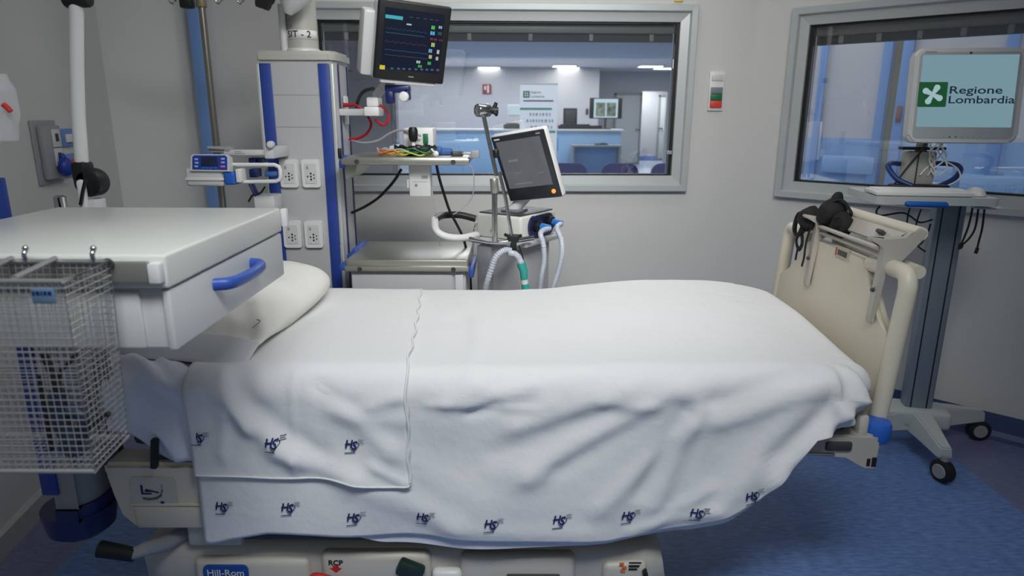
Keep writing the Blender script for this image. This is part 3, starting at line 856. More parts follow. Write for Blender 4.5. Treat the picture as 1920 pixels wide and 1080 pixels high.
half = [(hw-.012, .60), (hw-.012, .87), (hw-.05, .875), (hw-.115, .91), (hw-.165, .96), (hw-.195, 1.01), (hw-.215, 1.04), (hw-.235, fzt-.004), (hw-.265, fzt)]
poly = [(mid+a, z) for a, z in half]+[(mid-a, z) for a, z in reversed(half)]
board = yz_poly('foot_board', poly, .032, M_cream, bed, .012)
for sgn in (-1, 1):
    pts = [fbp(mid+sgn*(hw-.02), .615, .016), fbp(mid+sgn*(hw-.02), .8, .016), fbp(mid+sgn*(hw-.02), .9, .016), fbp(mid+sgn*(hw-.02), 1.0, .016), fbp(mid+sgn*(hw-.022), 1.035, .016), fbp(mid+sgn*(hw-.036), 1.062, .016), fbp(mid+sgn*(hw-.065), 1.07, .016), fbp(mid+sgn*(hw-.13), 1.066, .016), fbp(mid+sgn*(hw-.225), 1.056, .016)]
    MB().tube(pts, .0245, n=16, smooth=5).build('loop_handle', M_cream, board)
# label plate
q = at(1579, 475, X=1.085)
lp = MB(); fl_ = lambda a, b: fbp(q.y-a, q.z+b, -.003)
lp.raw([fbp(q.y-a, q.z+b, dx) for dx in (-.003, .002) for a, b in rect2(-.045, .045, -.017, .017)], [(0, 1, 2, 3), (7, 6, 5, 4), (0, 4, 5, 1), (1, 5, 6, 2), (2, 6, 7, 3), (3, 7, 4, 0)])
lp.build('label_plate', mat('label_plate_beige', rgb(190, 180, 160), .5), board, smooth=False)
lp = MB()
for k in range(4):
    flat_rect(lp, lambda a, b: fbp(q.y-a, q.z+b, -.0045), -.026+.016*k, -.014+.016*k, -.009, .009)
lp.build('label_pictograms', M_dark, board, smooth=False)
lp = MB(); flat_rect(lp, lambda a, b: fbp(q.y-a, q.z+b, -.0045), -.043, -.036, -.013, .013); lp.build('label_red_bar', M_redprint, board, smooth=False)
# blue bumper at the near corner
q = at(1643, 806, Y=1.76)
MB().cyl((q.x+.006, 1.775, q.z-.040), (q.x+.006, 1.775, q.z+.026), .042, bevel=.016, n=28).build('corner_bumper', M_blue2, bed)
q2 = at(1617, 800, Y=1.75)
MB().box((q2.x, 1.765, q2.z), (.03, .05, .075), bevel=.01).build('bumper_mount', M_cream2, bed)
MB().cyl((q.x+.006, 2.64, q.z-.040), (q.x+.006, 2.64, q.z+.026), .042, bevel=.016, n=28).build('corner_bumper', M_blue2, bed)
# head board rail far end
# folding rack over the foot board
rack = MB(); ry0, ry1 = 1.915, 2.36
rk = thing('transport_rack', 'beige folding equipment rack hooked over the top of the foot board', 'rack', (1.13, (ry0+ry1)/2, 1.0))
def bracket(y, w=.03):
    m = MB()
    leg = [(-.018, 1.10), (-.018, .91), (-.011, .895), (-.003, .91), (-.003, 1.07), (.038, 1.085), (.075, 1.14), (.095, 1.175), (.07, 1.185), (.035, 1.155), (-.012, 1.15), (-.065, 1.158), (-.065, 1.148), (-.022, 1.13)]
    f0 = [m.bm.verts.new(fbp(y-w/2, z, x)) for x, z in leg]; f1 = [m.bm.verts.new(fbp(y+w/2, z, x)) for x, z in leg]
    m.bm.faces.new(f0); m.bm.faces.new(list(reversed(f1)))
    for k in range(len(leg)):
        k2 = (k+1) % len(leg); m.bm.faces.new((f0[k], f0[k2], f1[k2], f1[k]))
    bmesh.ops.bevel(m.bm, geom=list(m.bm.edges), offset=.003, segments=2, affect='EDGES')
    o = m.build('bracket', M_rackg, rk)
    MB().cyl(fbp(y, 1.0, -.019), fbp(y, 1.0, -.026), .006).build('bolt', M_dark, o)
bracket(ry0); bracket(ry1)
MB().tube([fbp(ry0-.01, 1.168, .078), fbp(ry1+.06, 1.168, .078)], .02, n=16).build('top_bar', M_cream, rk)
MB().tube([fbp(ry0+.01, 1.118, -.01), fbp(ry1, 1.118, -.01)], .007, n=10).build('front_rail', M_rackg, rk)
MB().tube([fbp(ry0+.01, 1.095, .0), fbp(ry1, 1.095, .0)], .006, n=10).build('front_rail', M_rackg, rk)
MB().tube([fbp(ry0-.03, 1.06, .085), fbp(ry1+.03, 1.06, .085)], .02, n=16).build('rear_bar', M_cream, rk)
sp = MB(); 
sp.raw([fbp(y, z, x) for y, z, x in ((ry0+.015, 1.125, .035), (ry1-.01, 1.125, .035), (ry1-.01, 1.165, .06), (ry0+.015, 1.165, .06), (ry0+.015, 1.119, .038), (ry1-.01, 1.119, .038), (ry1-.01, 1.159, .063), (ry0+.015, 1.159, .063))],
       [(0, 1, 2, 3), (7, 6, 5, 4), (0, 4, 5, 1), (1, 5, 6, 2), (2, 6, 7, 3), (3, 7, 4, 0)])
sp.build('back_plate', M_rackg, rk, smooth=False)
for yy in (2.05, 2.30):
    MB().box(fbp(yy, 1.148, .044), (.012, .035, .022), rot=Euler((0, -.9, 0)), bevel=.003).build('slot_stop', M_dark, rk)

# black straps and mask bundled at the far end of the rack
sb = thing('strap_bundle', 'bundle of black straps hanging on the far end of the foot board rack', 'straps', fbp(2.36, 1.05, -.03))
b_ = MB()
b_.sphere(fbp(2.33, 1.165, .02), .052, (1.0, .8, .95)); 
b_.sphere(fbp(2.40, 1.135, -.02), .045, (1.1, .9, .9)); b_.sphere(fbp(2.27, 1.135, .03), .04, (.9, .9, 1.1)); b_.sphere(fbp(2.36, 1.20, .04), .026, (.7, .7, 1.5))
for v in b_.bm.verts:
    d = noise.noise(v.co*38)*.014; v.co += Vector((d, d*.5, d))
b_.build('crumpled_mask', M_blackfab, sb)
def strap(pts, w=.010): 
    MB().tube(pts, w, n=8, smooth=6, flat=.45).build('strap', M_blackfab, sb)
strap([fbp(2.40, 1.16, -.03), fbp(2.47, 1.145, -.035), fbp(2.475, 1.09, -.04), fbp(2.43, 1.07, -.045), fbp(2.39, 1.10, -.04)])
strap([fbp(2.42, 1.10, -.04), fbp(2.44, 1.05, -.04), fbp(2.42, 1.02, -.035), fbp(2.40, 1.045, -.035), fbp(2.41, 1.09, -.04)], .008)
strap([fbp(2.36, 1.13, -.03), fbp(2.37, 1.06, -.035), fbp(2.375, 1.0, -.03), fbp(2.385, .965, -.028)], .006)
strap([fbp(2.28, 1.17, .05), fbp(2.25, 1.13, .05), fbp(2.26, 1.1, .03), fbp(2.3, 1.11, -.0)], .010)
strap([fbp(2.33, 1.2, .0), fbp(2.30, 1.215, .03), fbp(2.27, 1.17, .06)], .009)
strap([fbp(2.44, 1.03, -.03), fbp(2.445, 1.0, -.028), fbp(2.45, .975, -.026)], .006)

# ------------------------------------------------------------------ mattress
mt = MB(); mt.prism([(a_+(XH+XF)/2, b_+(YN+YF)/2) for a_, b_ in rrect(XF-XH-.02, YF-YN-.02, .13, 8)], ((0, 0, .635), EX, EY, EZ), ZM-.01-.635)
bmesh.ops.bevel(mt.bm, geom=[e for e in mt.bm.edges if abs(e.verts[0].co.z-e.verts[1].co.z) < .01], offset=.04, segments=4, affect='EDGES')
mat_o = tag(mt.build('mattress', M_matt), 'thick hospital mattress hidden under the white sheets of the bed', 'mattress')

# ------------------------------------------------------------------ sheets
def sstep(a, b, x):
    t = min(max((x-a)/(b-a), 0), 1); return t*t*(3-2*t)
YS = 1.698                    # near face of the hanging sheet
RN = .075                     # radius over the near mattress edge
XFS = 1.035; RC = .16           # foot end and plan radius of the foot corner
def ztop(x, y):
    z = .817+.034*sstep(-.05, .55, x)*sstep(YS, 2.3, y)+.008*sstep(.0, .5, x)
    z += .004*noise.noise(Vector((x*3.1, y*3.3, .3)))+.0022*noise.noise(Vector((x*9, y*7, 2.0)))
    z -= .02*sstep(.72, 1.0, x)
    return z
def topx(u, v):
    p = at(u, v, z=.82); return p.x, -(p.y-(YS+RN))
def sidx(u, v):
    p = at(u, v, Y=YS); return p.x, RN*1.571+(.817-RN-p.z)
def cpx(u, v): return topx(u, v) if v < 735 else sidx(u, v)
# folds of the cloth as ridges between two points: (u0, v0, u1, v1, width, height)
RIDGES = [
    (1285, 742, 985, 892, .035, .016), (1262, 760, 1040, 880, .03, -.012), (1300, 800, 1120, 955, .03, .010), (1310, 770, 1225, 960, .028, .012), (1290, 775, 1200, 930, .025, -.010),
    (1330, 790, 1300, 960, .03, .008), (1640, 712, 1450, 905, .035, .020), (1600, 735, 1440, 860, .035, -.014), (1560, 700, 1350, 800, .03, .012), (1530, 690, 1330, 760, .025, -.009),
    (1500, 780, 1340, 960, .04, .012), (1180, 740, 960, 800, .03, .010), (1150, 770, 930, 850, .035, -.009), (1000, 700, 870, 760, .022, .010), (930, 715, 880, 775, .018, -.010), (905, 700, 835, 758, .02, .010),
    (1240, 720, 1130, 760, .02, .008), (900, 600, 880, 700, .025, .005), (870, 555, 905, 660, .02, .005), (800, 760, 1000, 764, .012, .005), (1010, 764, 1040, 755, .02, .006),
    (660, 900, 860, 985, .045, .014), (720, 850, 900, 950, .06, .008), (840, 985, 1100, 1000, .03, .006), (1180, 1000, 1340, 960, .02, .008), (1220, 990, 1330, 920, .02, .008),
    (1600, 800, 1480, 880, .02, -.012), (1640, 760, 1540, 830, .02, .012),
]
RID = [(*cpx(a, b), *cpx(c, d), w, h) for a, b, c, d, w, h in RIDGES]
def ridge_sum(x, w, R):
    d = 0
    for x0, w0, x1, w1, wd, h in R:
        if min(x0, x1)-.15 > x or max(x0, x1)+.15 < x: continue
        ex, ew = x1-x0, w1-w0; L2 = ex*ex+ew*ew
        t = ((x-x0)*ex+(w-w0)*ew)/L2
        tt = min(max(t, 0), 1)
        dd = math.hypot(x-(x0+tt*ex), w-(w0+tt*ew))
        d += h*math.exp(-(dd/wd)**2)*(1 if 0 <= t <= 1 else .8)
    return d
HEM = [(-.90, .292), (-.86, .294), (-.80, .312), (-.70, .332), (-.55, .33), (-.40, .322), (-.15, .315), (.10, .308), (.28, .308), (.40, .325), (.52, .352), (.62, .395), (.70, .452), (.78, .545), (.84, .632), (.90, .655), (1.0, .69)]
def hem_z(x):
    for (a, za), (b, zb) in zip(HEM, HEM[1:]):
        if x <= b: return za+(zb-za)*min(max((x-a)/(b-a), 0), 1)
    return HEM[-1][1]
def side_base(x, w, extra=0.0):
    """cloth over the near edge; w < 0 lies on the top"""
    r = RN
    zt = ztop(x, YS+r+.02)
    if w < 0: y, z, ny, nz = YS+r-w, ztop(x, YS+r-w), 0, 1
    elif w < r*1.571:
        a = w/r; y, z, ny, nz = YS+r-r*math.sin(a), zt-r+r*math.cos(a), -math.sin(a), math.cos(a)
    else: y, z, ny, nz = YS, zt-r-(w-r*1.571), -1, 0
    d = ridge_sum(x, w, RID)
    if w > .1:
        k = sstep(.1, .35, w)
        d += k*(.010*math.sin(x*9+1.0)+.006*math.sin(x*17+w*6)+.007*noise.noise(Vector((x*4, w*3, 5))))+.012*sstep(.25, .5, w)
    d += extra
    if z < .28: pass
    return Vector((x, y+ny*d, z+nz*d))
sheet = thing('bed_sheet', 'large white top sheet with a row of small blue prints draped over the bed side', 'sheet', (.0, 2.1, .3))
# perimeter: near side, foot corner, foot end, far corner, far side
YFS = 2.645
path = []
XB = -.885
N1 = 150
for i in range(N1+1):
    x = XB+(XFS-RC-XB)*i/N1; path.append(('near', x, 0))
for i in range(1, 15): path.append(('c1', 0, i/15))
for i in range(0, 13): path.append(('foot', 0, i/12))
for i in range(1, 11): path.append(('c2', 0, i/11))
for i in range(N1+1): path.append(('far', XFS-RC+(XB-XFS+RC)*i/N1, 0))
NT, NE, NS = 26, 8, 46
ymid = 2.2; xsp = .45
def column(kind, x, t):
    col = []
    if kind == 'near':
        Ls = RN*1.571+(ztop(x, YS+RN)-RN-hem_z(x))
        xs = XB+(.0)*(x-XB) if False else x
        # spine point, drifting to the far head edge
        for j in range(NT):
            w = -(ymid-YS-RN)*(1-j/NT)
            col.append((min(x, x if x < xsp else xsp+(x-xsp)*(j/NT)), w, None))
        pts = [side_base(a, w) for a, w, _ in col]
        for j in range(NE+NS+1):
            w = RN*1.571*j/NE if j <= NE else RN*1.571+(Ls-RN*1.571)*(j-NE)/NS
            pts.append(side_base(x, w))
        return pts
    if kind in ('c1', 'foot', 'c2'):
        if kind == 'c1':
            a = -math.pi/2+t*math.pi/2; cx, cy = XFS-RC, YS+RC
            o = Vector((cx+RC*math.cos(a), cy+RC*math.sin(a), 0)); n = Vector((math.cos(a), math.sin(a), 0)); L0 = .20
            hz = hem_z(XFS-RC)+(.69-hem_z(XFS-RC))*t
        elif kind == 'foot':
            o = Vector((XFS, YS+RC+(YFS-YS-2*RC)*t, 0)); n = Vector((1, 0, 0)); hz = .69
        else:
            a = t*math.pi/2; cx, cy = XFS-RC, YFS-RC
            o = Vector((cx+RC*math.cos(a), cy+RC*math.sin(a), 0)); n = Vector((math.cos(a), math.sin(a), 0)); hz = .70
        r = RN
        inner = o-n*r
        sp = Vector((xsp, ymid, 0)); pts = []
        for j in range(NT):
            p = sp.lerp(inner, j/NT); pts.append(Vector((p.x, p.y, ztop(p.x, p.y)+ridge_sum(p.x, -(p.y-YS-RN), RID))))
        zt = ztop(inner.x, inner.y)
        for j in range(NE+NS+1):
            if j <= NE:
                a = math.pi/2*j/NE; p = inner+n*r*math.sin(a); z = zt-r+r*math.cos(a)
            else:
                p = inner+n*r; z = zt-r-(zt-r-hz)*(j-NE)/NS
            wv = max(j-NE, 0)/NS
            dd = 0
            if kind == 'c1':
                dd = .013*math.sin(t*17-wv*5+.8)*sstep(0, .4, wv+.3)*(1-.3*wv)-.02*wv*t+ridge_sum(o.x, RN*1.571*min(j/NE, 1)+wv*.12, RID)*.7
            p = p+n*dd
            pts.append(Vector((p.x, p.y, z)))
        return pts
    # far side
    hz = .70
    pts = []
    r = .06
    for j in range(NT):
        xx = x if x < xsp else xsp+(x-xsp)*(j/NT)
        y = ymid+(YFS-r-ymid)*j/NT; pts.append(Vector((xx, y, ztop(xx, y)+ridge_sum(xx, -(y-YS-RN), RID))))
    zt = ztop(x, YFS-r)
    for j in range(NE+NS+1):
        if j <= NE: a = math.pi/2*j/NE; y = YFS-r+r*math.sin(a); z = zt-r+r*math.cos(a)
        else: y = YFS; z = zt-r-(zt-r-hz)*(j-NE)/NS
        pts.append(Vector((x, y, z)))
    return pts
mbs = MB(); rows = []
for kd in path:
    rows.append([mbs.bm.verts.new(p) for p in column(*kd)])
for a, b in zip(rows, rows[1:]):
    for j in range(len(a)-1): mbs.bm.faces.new((a[j], b[j], b[j+1], a[j+1]))
bmesh.ops.remove_doubles(mbs.bm, verts=mbs.bm.verts, dist=2e-4)
mbs.build('main_layer', M_sheet, sheet, angle=180, solid=.002)
# second, slightly longer hem showing under the first
h2 = MB()
def hem2(i, j):
    x = .02+(.74)*i - .5*(1-i)
    x = -.48+1.24*i
    w1 = RN*1.571+(ztop(x, YS+RN)-RN-hem_z(x))
    ex = (.022+.012*math.sin(i*7))*sstep(0, .1, i)*sstep(1, .85, i)
    w = w1-.10+(.10+ex)*j
    p = side_base(x, w); return (p.x, p.y+.010, p.z)
h2.grid(hem2, 110, 8)
h2.build('under_hem', M_fitted, sheet, angle=180)

# folded-over part at the head
FR = [(-.365, -.9), (-.30, -.2), (-.283, .1), (-.285, .6)]
def fold_edge(w):
    for (xa, wa), (xb, wb) in zip(FR, FR[1:]):
        if w <= wb: return xa+(xb-xa)*min(max((w-wa)/(wb-wa), 0), 1)+.004*math.sin(w*40)
    return FR[-1][0]
RID2 = [(*cpx(a, b), *cpx(c, d), w, h) for a, b, c, d, w, h in (
    (400, 700, 560, 860, .035, .014), (450, 740, 600, 850, .03, -.008), (520, 840, 680, 895, .03, .010), (555, 690, 555, 880, .008, .005), (420, 690, 470, 800, .02, .012), (590, 700, 660, 760, .025, -.008), (680, 715, 750, 745, .02, .007), (640, 760, 740, 850, .03, .009), (700, 870, 765, 905, .015, .008), (610, 720, 760, 790, .03, .006), (480, 690, 500, 740, .03, .006), (390, 720, 420, 850, .02, .008))]
def w_of_z(x, z): return RN*1.571+(ztop(x, YS+RN)-RN-z)
fw1 = lambda x: w_of_z(x, .512-.028*sstep(-.6, -.29, x)+.004*math.sin(x*23))
def foldpt(x, w, e=0):
    d = .0075+ridge_sum(x, w, RID2)*1.15+.006*sstep(.2, .5, w)
    return side_base(x, w, d+e)
fo = MB()
WF = -(YFS-.06-YS-RN)
def foldfn(i, j):
    if j < .5: w = WF+(0-WF)*(j/.5)
    else: w = None
    xa = XB-.008+.085*(max(-(w if w is not None else 0), 0)/.9)
    if w is None:
        xe = fold_edge((j-.5)/.5*.5); x = xa+(xe-xa)*i
        w = fw1(x)*((j-.5)/.5)
    else:
        x = xa+(fold_edge(w)-xa)*i
    return foldpt(x, w)
fo.grid(foldfn, 60, 90)
fold = fo.build('folded_panel', M_sheet, sheet, angle=180, solid=.003)
tag(fold, 'turned-back panel of the sheet with three prints')
# stitched hem along the right edge and the bottom of the folded panel
se = MB(); pts = []
for k in range(60):
    w = WF+.02+(w_of_z(-.285, .487)-WF-.03)*k/59
    pts.append(foldpt(fold_edge(w)-.003, w, .002))
se.tube(pts, .0032, n=6); se.build('fold_hem', M_sheet, fold)
se = MB(); pts = []
for k in range(50):
    x = XB+(fold_edge(.4)-XB)*k/49; pts.append(foldpt(x, fw1(x)-.004, .001))
se.tube(pts, .0030, n=6); se.build('fold_hem', M_sheet, fold)

# printed hospital marks
def mark(u, v, fn3, parent, rot=0.0, clip=None, name='printed_mark', k=1.0):
    x0, w0 = sidx(u, v)
    c, s = math.cos(rot), math.sin(rot)
    def f(a, b):
        a, b = a*k, b*k
        p = fn3(x0+a*c-b*s, w0-(a*s+b*c)); return Vector((p.x, p.y-.0045, p.z))
    m = MB()
    def bar(a0, b0, a1, b1, t):
        dx, dy = a1-a0, b1-b0; L = math.hypot(dx, dy); nx, ny = -dy/L*t/2, dx/L*t/2
        if clip is not None and max(a0, a1) < clip: return
        m.raw([f(a0+nx, b0+ny), f(a1+nx, b1+ny), f(a1-nx, b1-ny), f(a0-nx, b0-ny)], [(0, 1, 2, 3)])
    # slanted H and S inside a lozenge
    for ch, dx in (('H', -.0085), ('S', .0065)):
        V, P = text_geo(ch, .034, 'CENTER', .028)
        q = [(a*.86+dx+.22*b, b+(.001 if ch == 'H' else -.003)) for a, b in V]
        keep = [p for p in P if clip is None or min(q[i][0] for i in p) > clip]
        if keep: m.raw([f(a, b) for a, b in q], keep)
    bar(-.020, .0, -.011, .010, .002); bar(.013, .013, .020, .001, .002); bar(.020, .001, .004, -.020, .002); bar(.004, -.020, -.004, -.014, .002)
    m.build(name, M_print, parent, smooth=False)
    m = MB()
    for q in range(3): bar(.018, .016-.005*q, .034-.003*(q % 2), .017-.005*q, .0018)
    m.build('print_caption', M_printg, parent, smooth=False)
    m = MB(); bar(-.022, -.024, .008, -.022, .0025)
    m.build('print_underline', M_print, parent, smooth=False)
for (u, v) in ((420, 943), (544, 946), (667, 963), (795, 965), (922, 971), (1049, 969), (1177, 967), (1304, 962)):
    mark(u, v, side_base, sheet)
mark(1404, 926, side_base, sheet, .25)
for (u, v) in ((518, 821), (662, 831)): mark(u, v, foldpt, fold)
mark(372, 817, lambda x, w: foldpt(max(x, XB-.004), w), fold, clip=-.006)

# fitted sheet at the head end
fs_ = thing('fitted_sheet', 'white under-sheet tucked loosely round the head end of the mattress', 'sheet', (-.98, 2.1, .52))
XHs = XH-.02
RIDF = [(*cpx(a, b), *cpx(c, d), w, h) for a, b, c, d, w, h in ((238, 672, 372, 765, .020, .024), (255, 668, 300, 700, .018, .014), (300, 672, 378, 725, .016, .020), (236, 700, 262, 800, .03, .020), (262, 700, 340, 790, .022, -.018), (292, 800, 335, 868, .022, .022), (320, 800, 378, 850, .03, -.010), (330, 674, 380, 700, .014, .012))]
def fit_hem(x): return .648+(-.112)*sstep(-1.075, -.955, x)
def fitp(x, w):
    p = side_base(x, w, ridge_sum(x, w, RIDF)*(1-sstep(-.945, -.885, x))-.009+ridge_sum(x, w, RID)*-1)
    return p
ff = MB()
def fitfn(i, j):
    x = XHs+.06+(-.62-XHs-.06)*i
    wmax = w_of_z(x, fit_hem(x)+.012*math.sin(x*25))
    w0 = -(YFS-.04-YS-RN)
    w = w0+(wmax-w0)*(j/1.0)
    p = fitp(x, w)
    return p
ff.grid(fitfn, 34, 80)
# rounded head end
def headfn(i, j):
    # i along the near-far direction, j from the top over the head edge down
    x = XHs+.06
    w0 = -(YFS-.04-YS-RN); wmax = w_of_z(x, fit_hem(x)+.012*math.sin(x*25))
    w = w0+(wmax-w0)*i
    p = fitp(x, w)
    a = min(j/.4, 1)*math.pi/2
    q = Vector((p.x-.06*math.sin(a), p.y+(.05*(j) if w > 0 else 0)*(1 if w > 0 else 0), p.z))
    if w < RN: q.z = p.z-.06*(1-math.cos(a))-max(0, j-.4)/.6*.10*(1 if w < 0 else 1-w/RN)
    return q
ff.grid(headfn, 80, 14)
ff.build('under_sheet_cloth', M_fitted, fs_, angle=180, solid=.002, merge=True)
q = at(285, 815, Y=1.70)
cn = MB(); cn.sphere((q.x, 1.755, q.z+.03), .05, (1.5, .75, .55), rot=Euler((0, .35, 0)))
cn.build('tucked_corner', M_fitted, fs_)
def tailfn(i, j):
    a = at(285+90*i, 800+30*i, Y=1.685); b = at(335+45*i, 868+2*i, Y=1.685)
    p = a.lerp(b, j); return (p.x, 1.688-.01*math.sin(j*3.14)+.006*math.sin(i*9), p.z)

# pillow
pw = thing('pillow', 'ivory pillow with plain open-ended case lying at the head of the bed', 'pillow', (-.82, 2.2, .82))
PL, PW, PT = .70, .47, .155
PM = Matrix.Translation((-.915, 2.215, .878)) @ Euler((math.radians(3), math.radians(3), math.radians(-7)), 'XYZ').to_matrix().to_4x4()
pm = MB(PM)
def psec(s):
    """half thickness and half width along the length, near end at -1"""
    if s > 0: t = (1-s**5)**.5
    else: t = .20+.80*(1-sstep(.25, 1, -s))
    w = PW/2*(1-.05*math.cos(s*1.2)) if s < 0 else PW/2*((1-.12*s**2)*(1-s**9)**.5*.95)
    return PT/2*t, w
def pillowfn(i, j):
    th = 2*math.pi*i; s = -1+2*j
    h, w = psec(s)
    cx, cz = math.cos(th), math.sin(th)
    ax = (abs(cx)**.8)*(1 if cx > 0 else -1); az = (abs(cz)**.85)*(1 if cz > 0 else -1)
    x = w*ax; y = s*PL/2; z = h*az*(1-.12*abs(ax)**3)
    nz_ = .010*noise.noise(Vector((x*7, y*6, 1)))+.006*noise.noise(Vector((x*16, y*12, 4)))
    cre = 0
    if az > 0:
        for (cx0_, sy0, cx1_, sy1, wd_, hh_) in ((.19, -.95, .05, -.35, .022, -.013), (.205, -.80, .13, -.45, .018, .010), (.10, -.98, .0, -.6, .02, .008), (-.05, -.97, -.08, -.55, .02, -.006)):
            ex, ey = cx1_-cx0_, (sy1-sy0)*PL/2; qx, qy = x-cx0_, (s-sy0)*PL/2
            t = min(max((qx*ex+qy*ey)/(ex*ex+ey*ey), 0), 1); d = math.hypot(qx-t*ex, qy-t*ey); cre += hh_*math.exp(-(d/wd_)**2)
    return (x, y, z+(nz_+cre)*(1 if az > 0 else .2))
pm.grid(pillowfn, 64, 70, closed_u=True)
pc = pm.build('pillowcase', M_pillow, pw, angle=180, merge=True)
# flat flap at the near, open end
fm = MB(PM)
def flapfn(i, j):
    h, w = psec(-1)
    x = -w+2*w*i; y = -PL/2+.004-.062*j-.035*j*i
    z = h*(1-j)*.9-.012*j-.030*j*j+.005*math.sin(i*9+j*2)*j-.012*sstep(.8, 1, i)*(1-j)
    return (x, y, z)
fm.grid(flapfn, 40, 12)
fm.build('open_flap', M_sheet, pc, angle=180, solid=.010)
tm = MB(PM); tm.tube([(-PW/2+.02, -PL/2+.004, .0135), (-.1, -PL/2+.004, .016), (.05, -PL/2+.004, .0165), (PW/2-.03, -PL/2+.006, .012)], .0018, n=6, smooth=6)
tm.build('flap_seam', mat('seam_grey_thread', rgb(150, 150, 150), .8), pc)  # thin grey thread along the flap seam
for (x, y, z) in ((-.02, -.25, .068), (.185, -.27, .045)):
    tm = MB(PM); tm.tube([(x, y, z), (x+.02, y-.02, z+.004), (x+.012, y-.05, z-.006)], .0018, n=6, smooth=4)
    tm.build('tie_ribbon', mat('tie_grey', rgb(150, 148, 150), .8), pc)
# ================================================================== BACK SUPPLY COLUMN
def pz(u, v, Y): p = at(u, v, Y=Y); return p.x, p.z
YC = 2.95
cx0 = at(505, 300, Y=YC).x; cx1 = at(640, 330, Y=YC+.12).x
cx0 = at(489, 150, Y=YC).x; cxr = at(606+13, 150, Y=YC).x
ctop = at(560, 118, Y=YC).z; ccap = at(560, 95, Y=YC).z
col_ = thing('supply_column', 'grey ceiling-hung supply column with royal blue stripes and four sockets behind the bed', 'supply column', ((cx0+cxr)/2, YC+.15, .36))
YB_ = 3.18; xr2 = at(632, 150, Y=2.985).x
body = MB(); poly = [(cx0, YC), (cxr-.005, YC), (cxr+.010, YC+.004), (xr2, YC+.035), (xr2, YB_), (cx0-.01, YB_)]
body.prism([(a, b) for a, b in poly], ((0, 0, .40), EX, EY, EZ), ctop-.40)
body.build('body', M_panel, col_, smooth=False)
cap = MB(); pts = [(cx0-.012, YC-.012), (cxr+.0, YC-.012), (cxr+.012, YC-.006), (xr2+.012, YC+.03), (xr2+.012, YB_+.01), (cx0-.02, YB_+.01)]
cap.prism(pts, ((0, 0, ctop), EX, EY, EZ), ccap-ctop)
bmesh.ops.bevel(cap.bm, geom=list(cap.bm.edges), offset=.012, segments=3, affect='EDGES')
cap.build('top_cap', M_cap, col_)
bs = at(600, 118, Y=YC)
s1a, s1b = at(489, 150, Y=YC).x, at(510, 150, Y=YC).x
s2a, s2b = at(598, 150, Y=YC).x, at(618.5, 150, Y=YC).x
for a, b in ((s1a, s1b), (s2a, s2b)):
    s = MB().quadbox((a, YC-.006, .40), (b, YC, ctop-.002), bevel=.002)
    s.quadbox(((a+b)/2-.003, YC-.0075, .40), ((a+b)/2+.003, YC-.006, ctop-.002)) if False else None
    s.build('blue_stripe', M_blue, col_)
ed = MB(); ed.quadbox((s2b+.002, YC-.008, .40), (s2b+.018, YC+.01, ctop-.002), bevel=.004); ed.build('edge_profile', M_alu, col_)
ed = MB(); ed.quadbox((s1a-.016, YC-.004, .40), (s1a-.002, YC+.01, ctop-.002), bevel=.003); ed.build('edge_profile', M_alu, col_)
# right side: narrow dark-edged channel
for y in (YC+.05, YB_-.025):
    MB().quadbox((xr2, y, .40), (xr2+.004, y+.016, ctop-.002)).build('side_stripe', M_navy, col_, smooth=False)
# panel joints
for vv in (178, 238):
    x, z = pz(555, vv, YC); MB().quadbox((s1b, YC-.0012, z-.001), (s2a, YC+.002, z+.001)).build('panel_joint', M_grey, col_, smooth=False)
# sockets
def socket(u, v, parent):
    x, z = pz(u, v, YC-.008)
    t = MB(); t.prism(rrect(.079, .120, .012), ((x, YC-.016, z), EX, EZ, EY), .017); 
    o = t.build('socket', M_white, parent)
    f = MB(); f.prism(rrect(.050, .085, .005), ((x, YC-.0185, z), EX, EZ, EY), .003); f.build('socket_face', M_white2, o)
    hs = MB(); fn = plane_fn((x, YC-.0192, z), EX, EZ)
    for a, b, r in ((0, .0, .004), (0, -.013, .004), (0, -.026, .004), (-.014, -.013, .0034), (.013, -.006, .003), (.013, -.020, .003)):
        hs.raw([fn(a+r*math.cos(k*.785), b+r*math.sin(k*.785)*1.2) for k in range(8)], [tuple(range(8))])
    hs.build('socket_holes', M_black, o, smooth=False)
    hs = MB(); flat_rect(hs, fn, -.018, -.009, .018, .032); hs.build('socket_mark', M_grey, o, smooth=False)
for (u, v) in ((543, 325), (584, 325), (549, 439), (589, 439)): socket(u, v, col_)
# lower end: dark bumper ring
lo = MB(); lo.prism([(a*1.0, b) for a, b in pts], ((0, 0, .33), EX, EY, EZ), .07); lo.build('bumper', M_blue, col_)
# ceiling tube with its label and the thin tube beside it
tx0, _ = pz(541, 60, YC+.14); tx1, _ = pz(597, 60, YC+.14); tcx = (tx0+tx1)/2; tr_ = (tx1-tx0)/2
MB().cyl((tcx, YC+.12, ccap-.002), (tcx, YC+.12, ZC), tr_, n=36).build('ceiling_tube', M_cap, col_)
MB().lathe([(tr_, 0), (tr_+.012, .004), (tr_+.010, .014), (tr_, .02)], (tcx, YC+.12, ccap-.003), n=36).build('tube_collar', M_white2, col_)
x2, _ = pz(534, 60, YC+.10)
zz = at(530, 30, Y=YC+.05).z
MB().cyl((x2, YC+.08, ccap-.002), (x2, YC+.08, zz+.05), .0155).build('side_tube', M_white2, col_)
e1 = at(539, 27, Y=YC-.04)
MB().lathe([(0, 0), (.016, .002), (.03, .02), (.066, .075), (.072, .12), (.06, .16), (0, .17)], (e1.x, YC-.04, e1.z), (0.42, 0, 1), 24).build('lamp_joint', M_white2, col_)
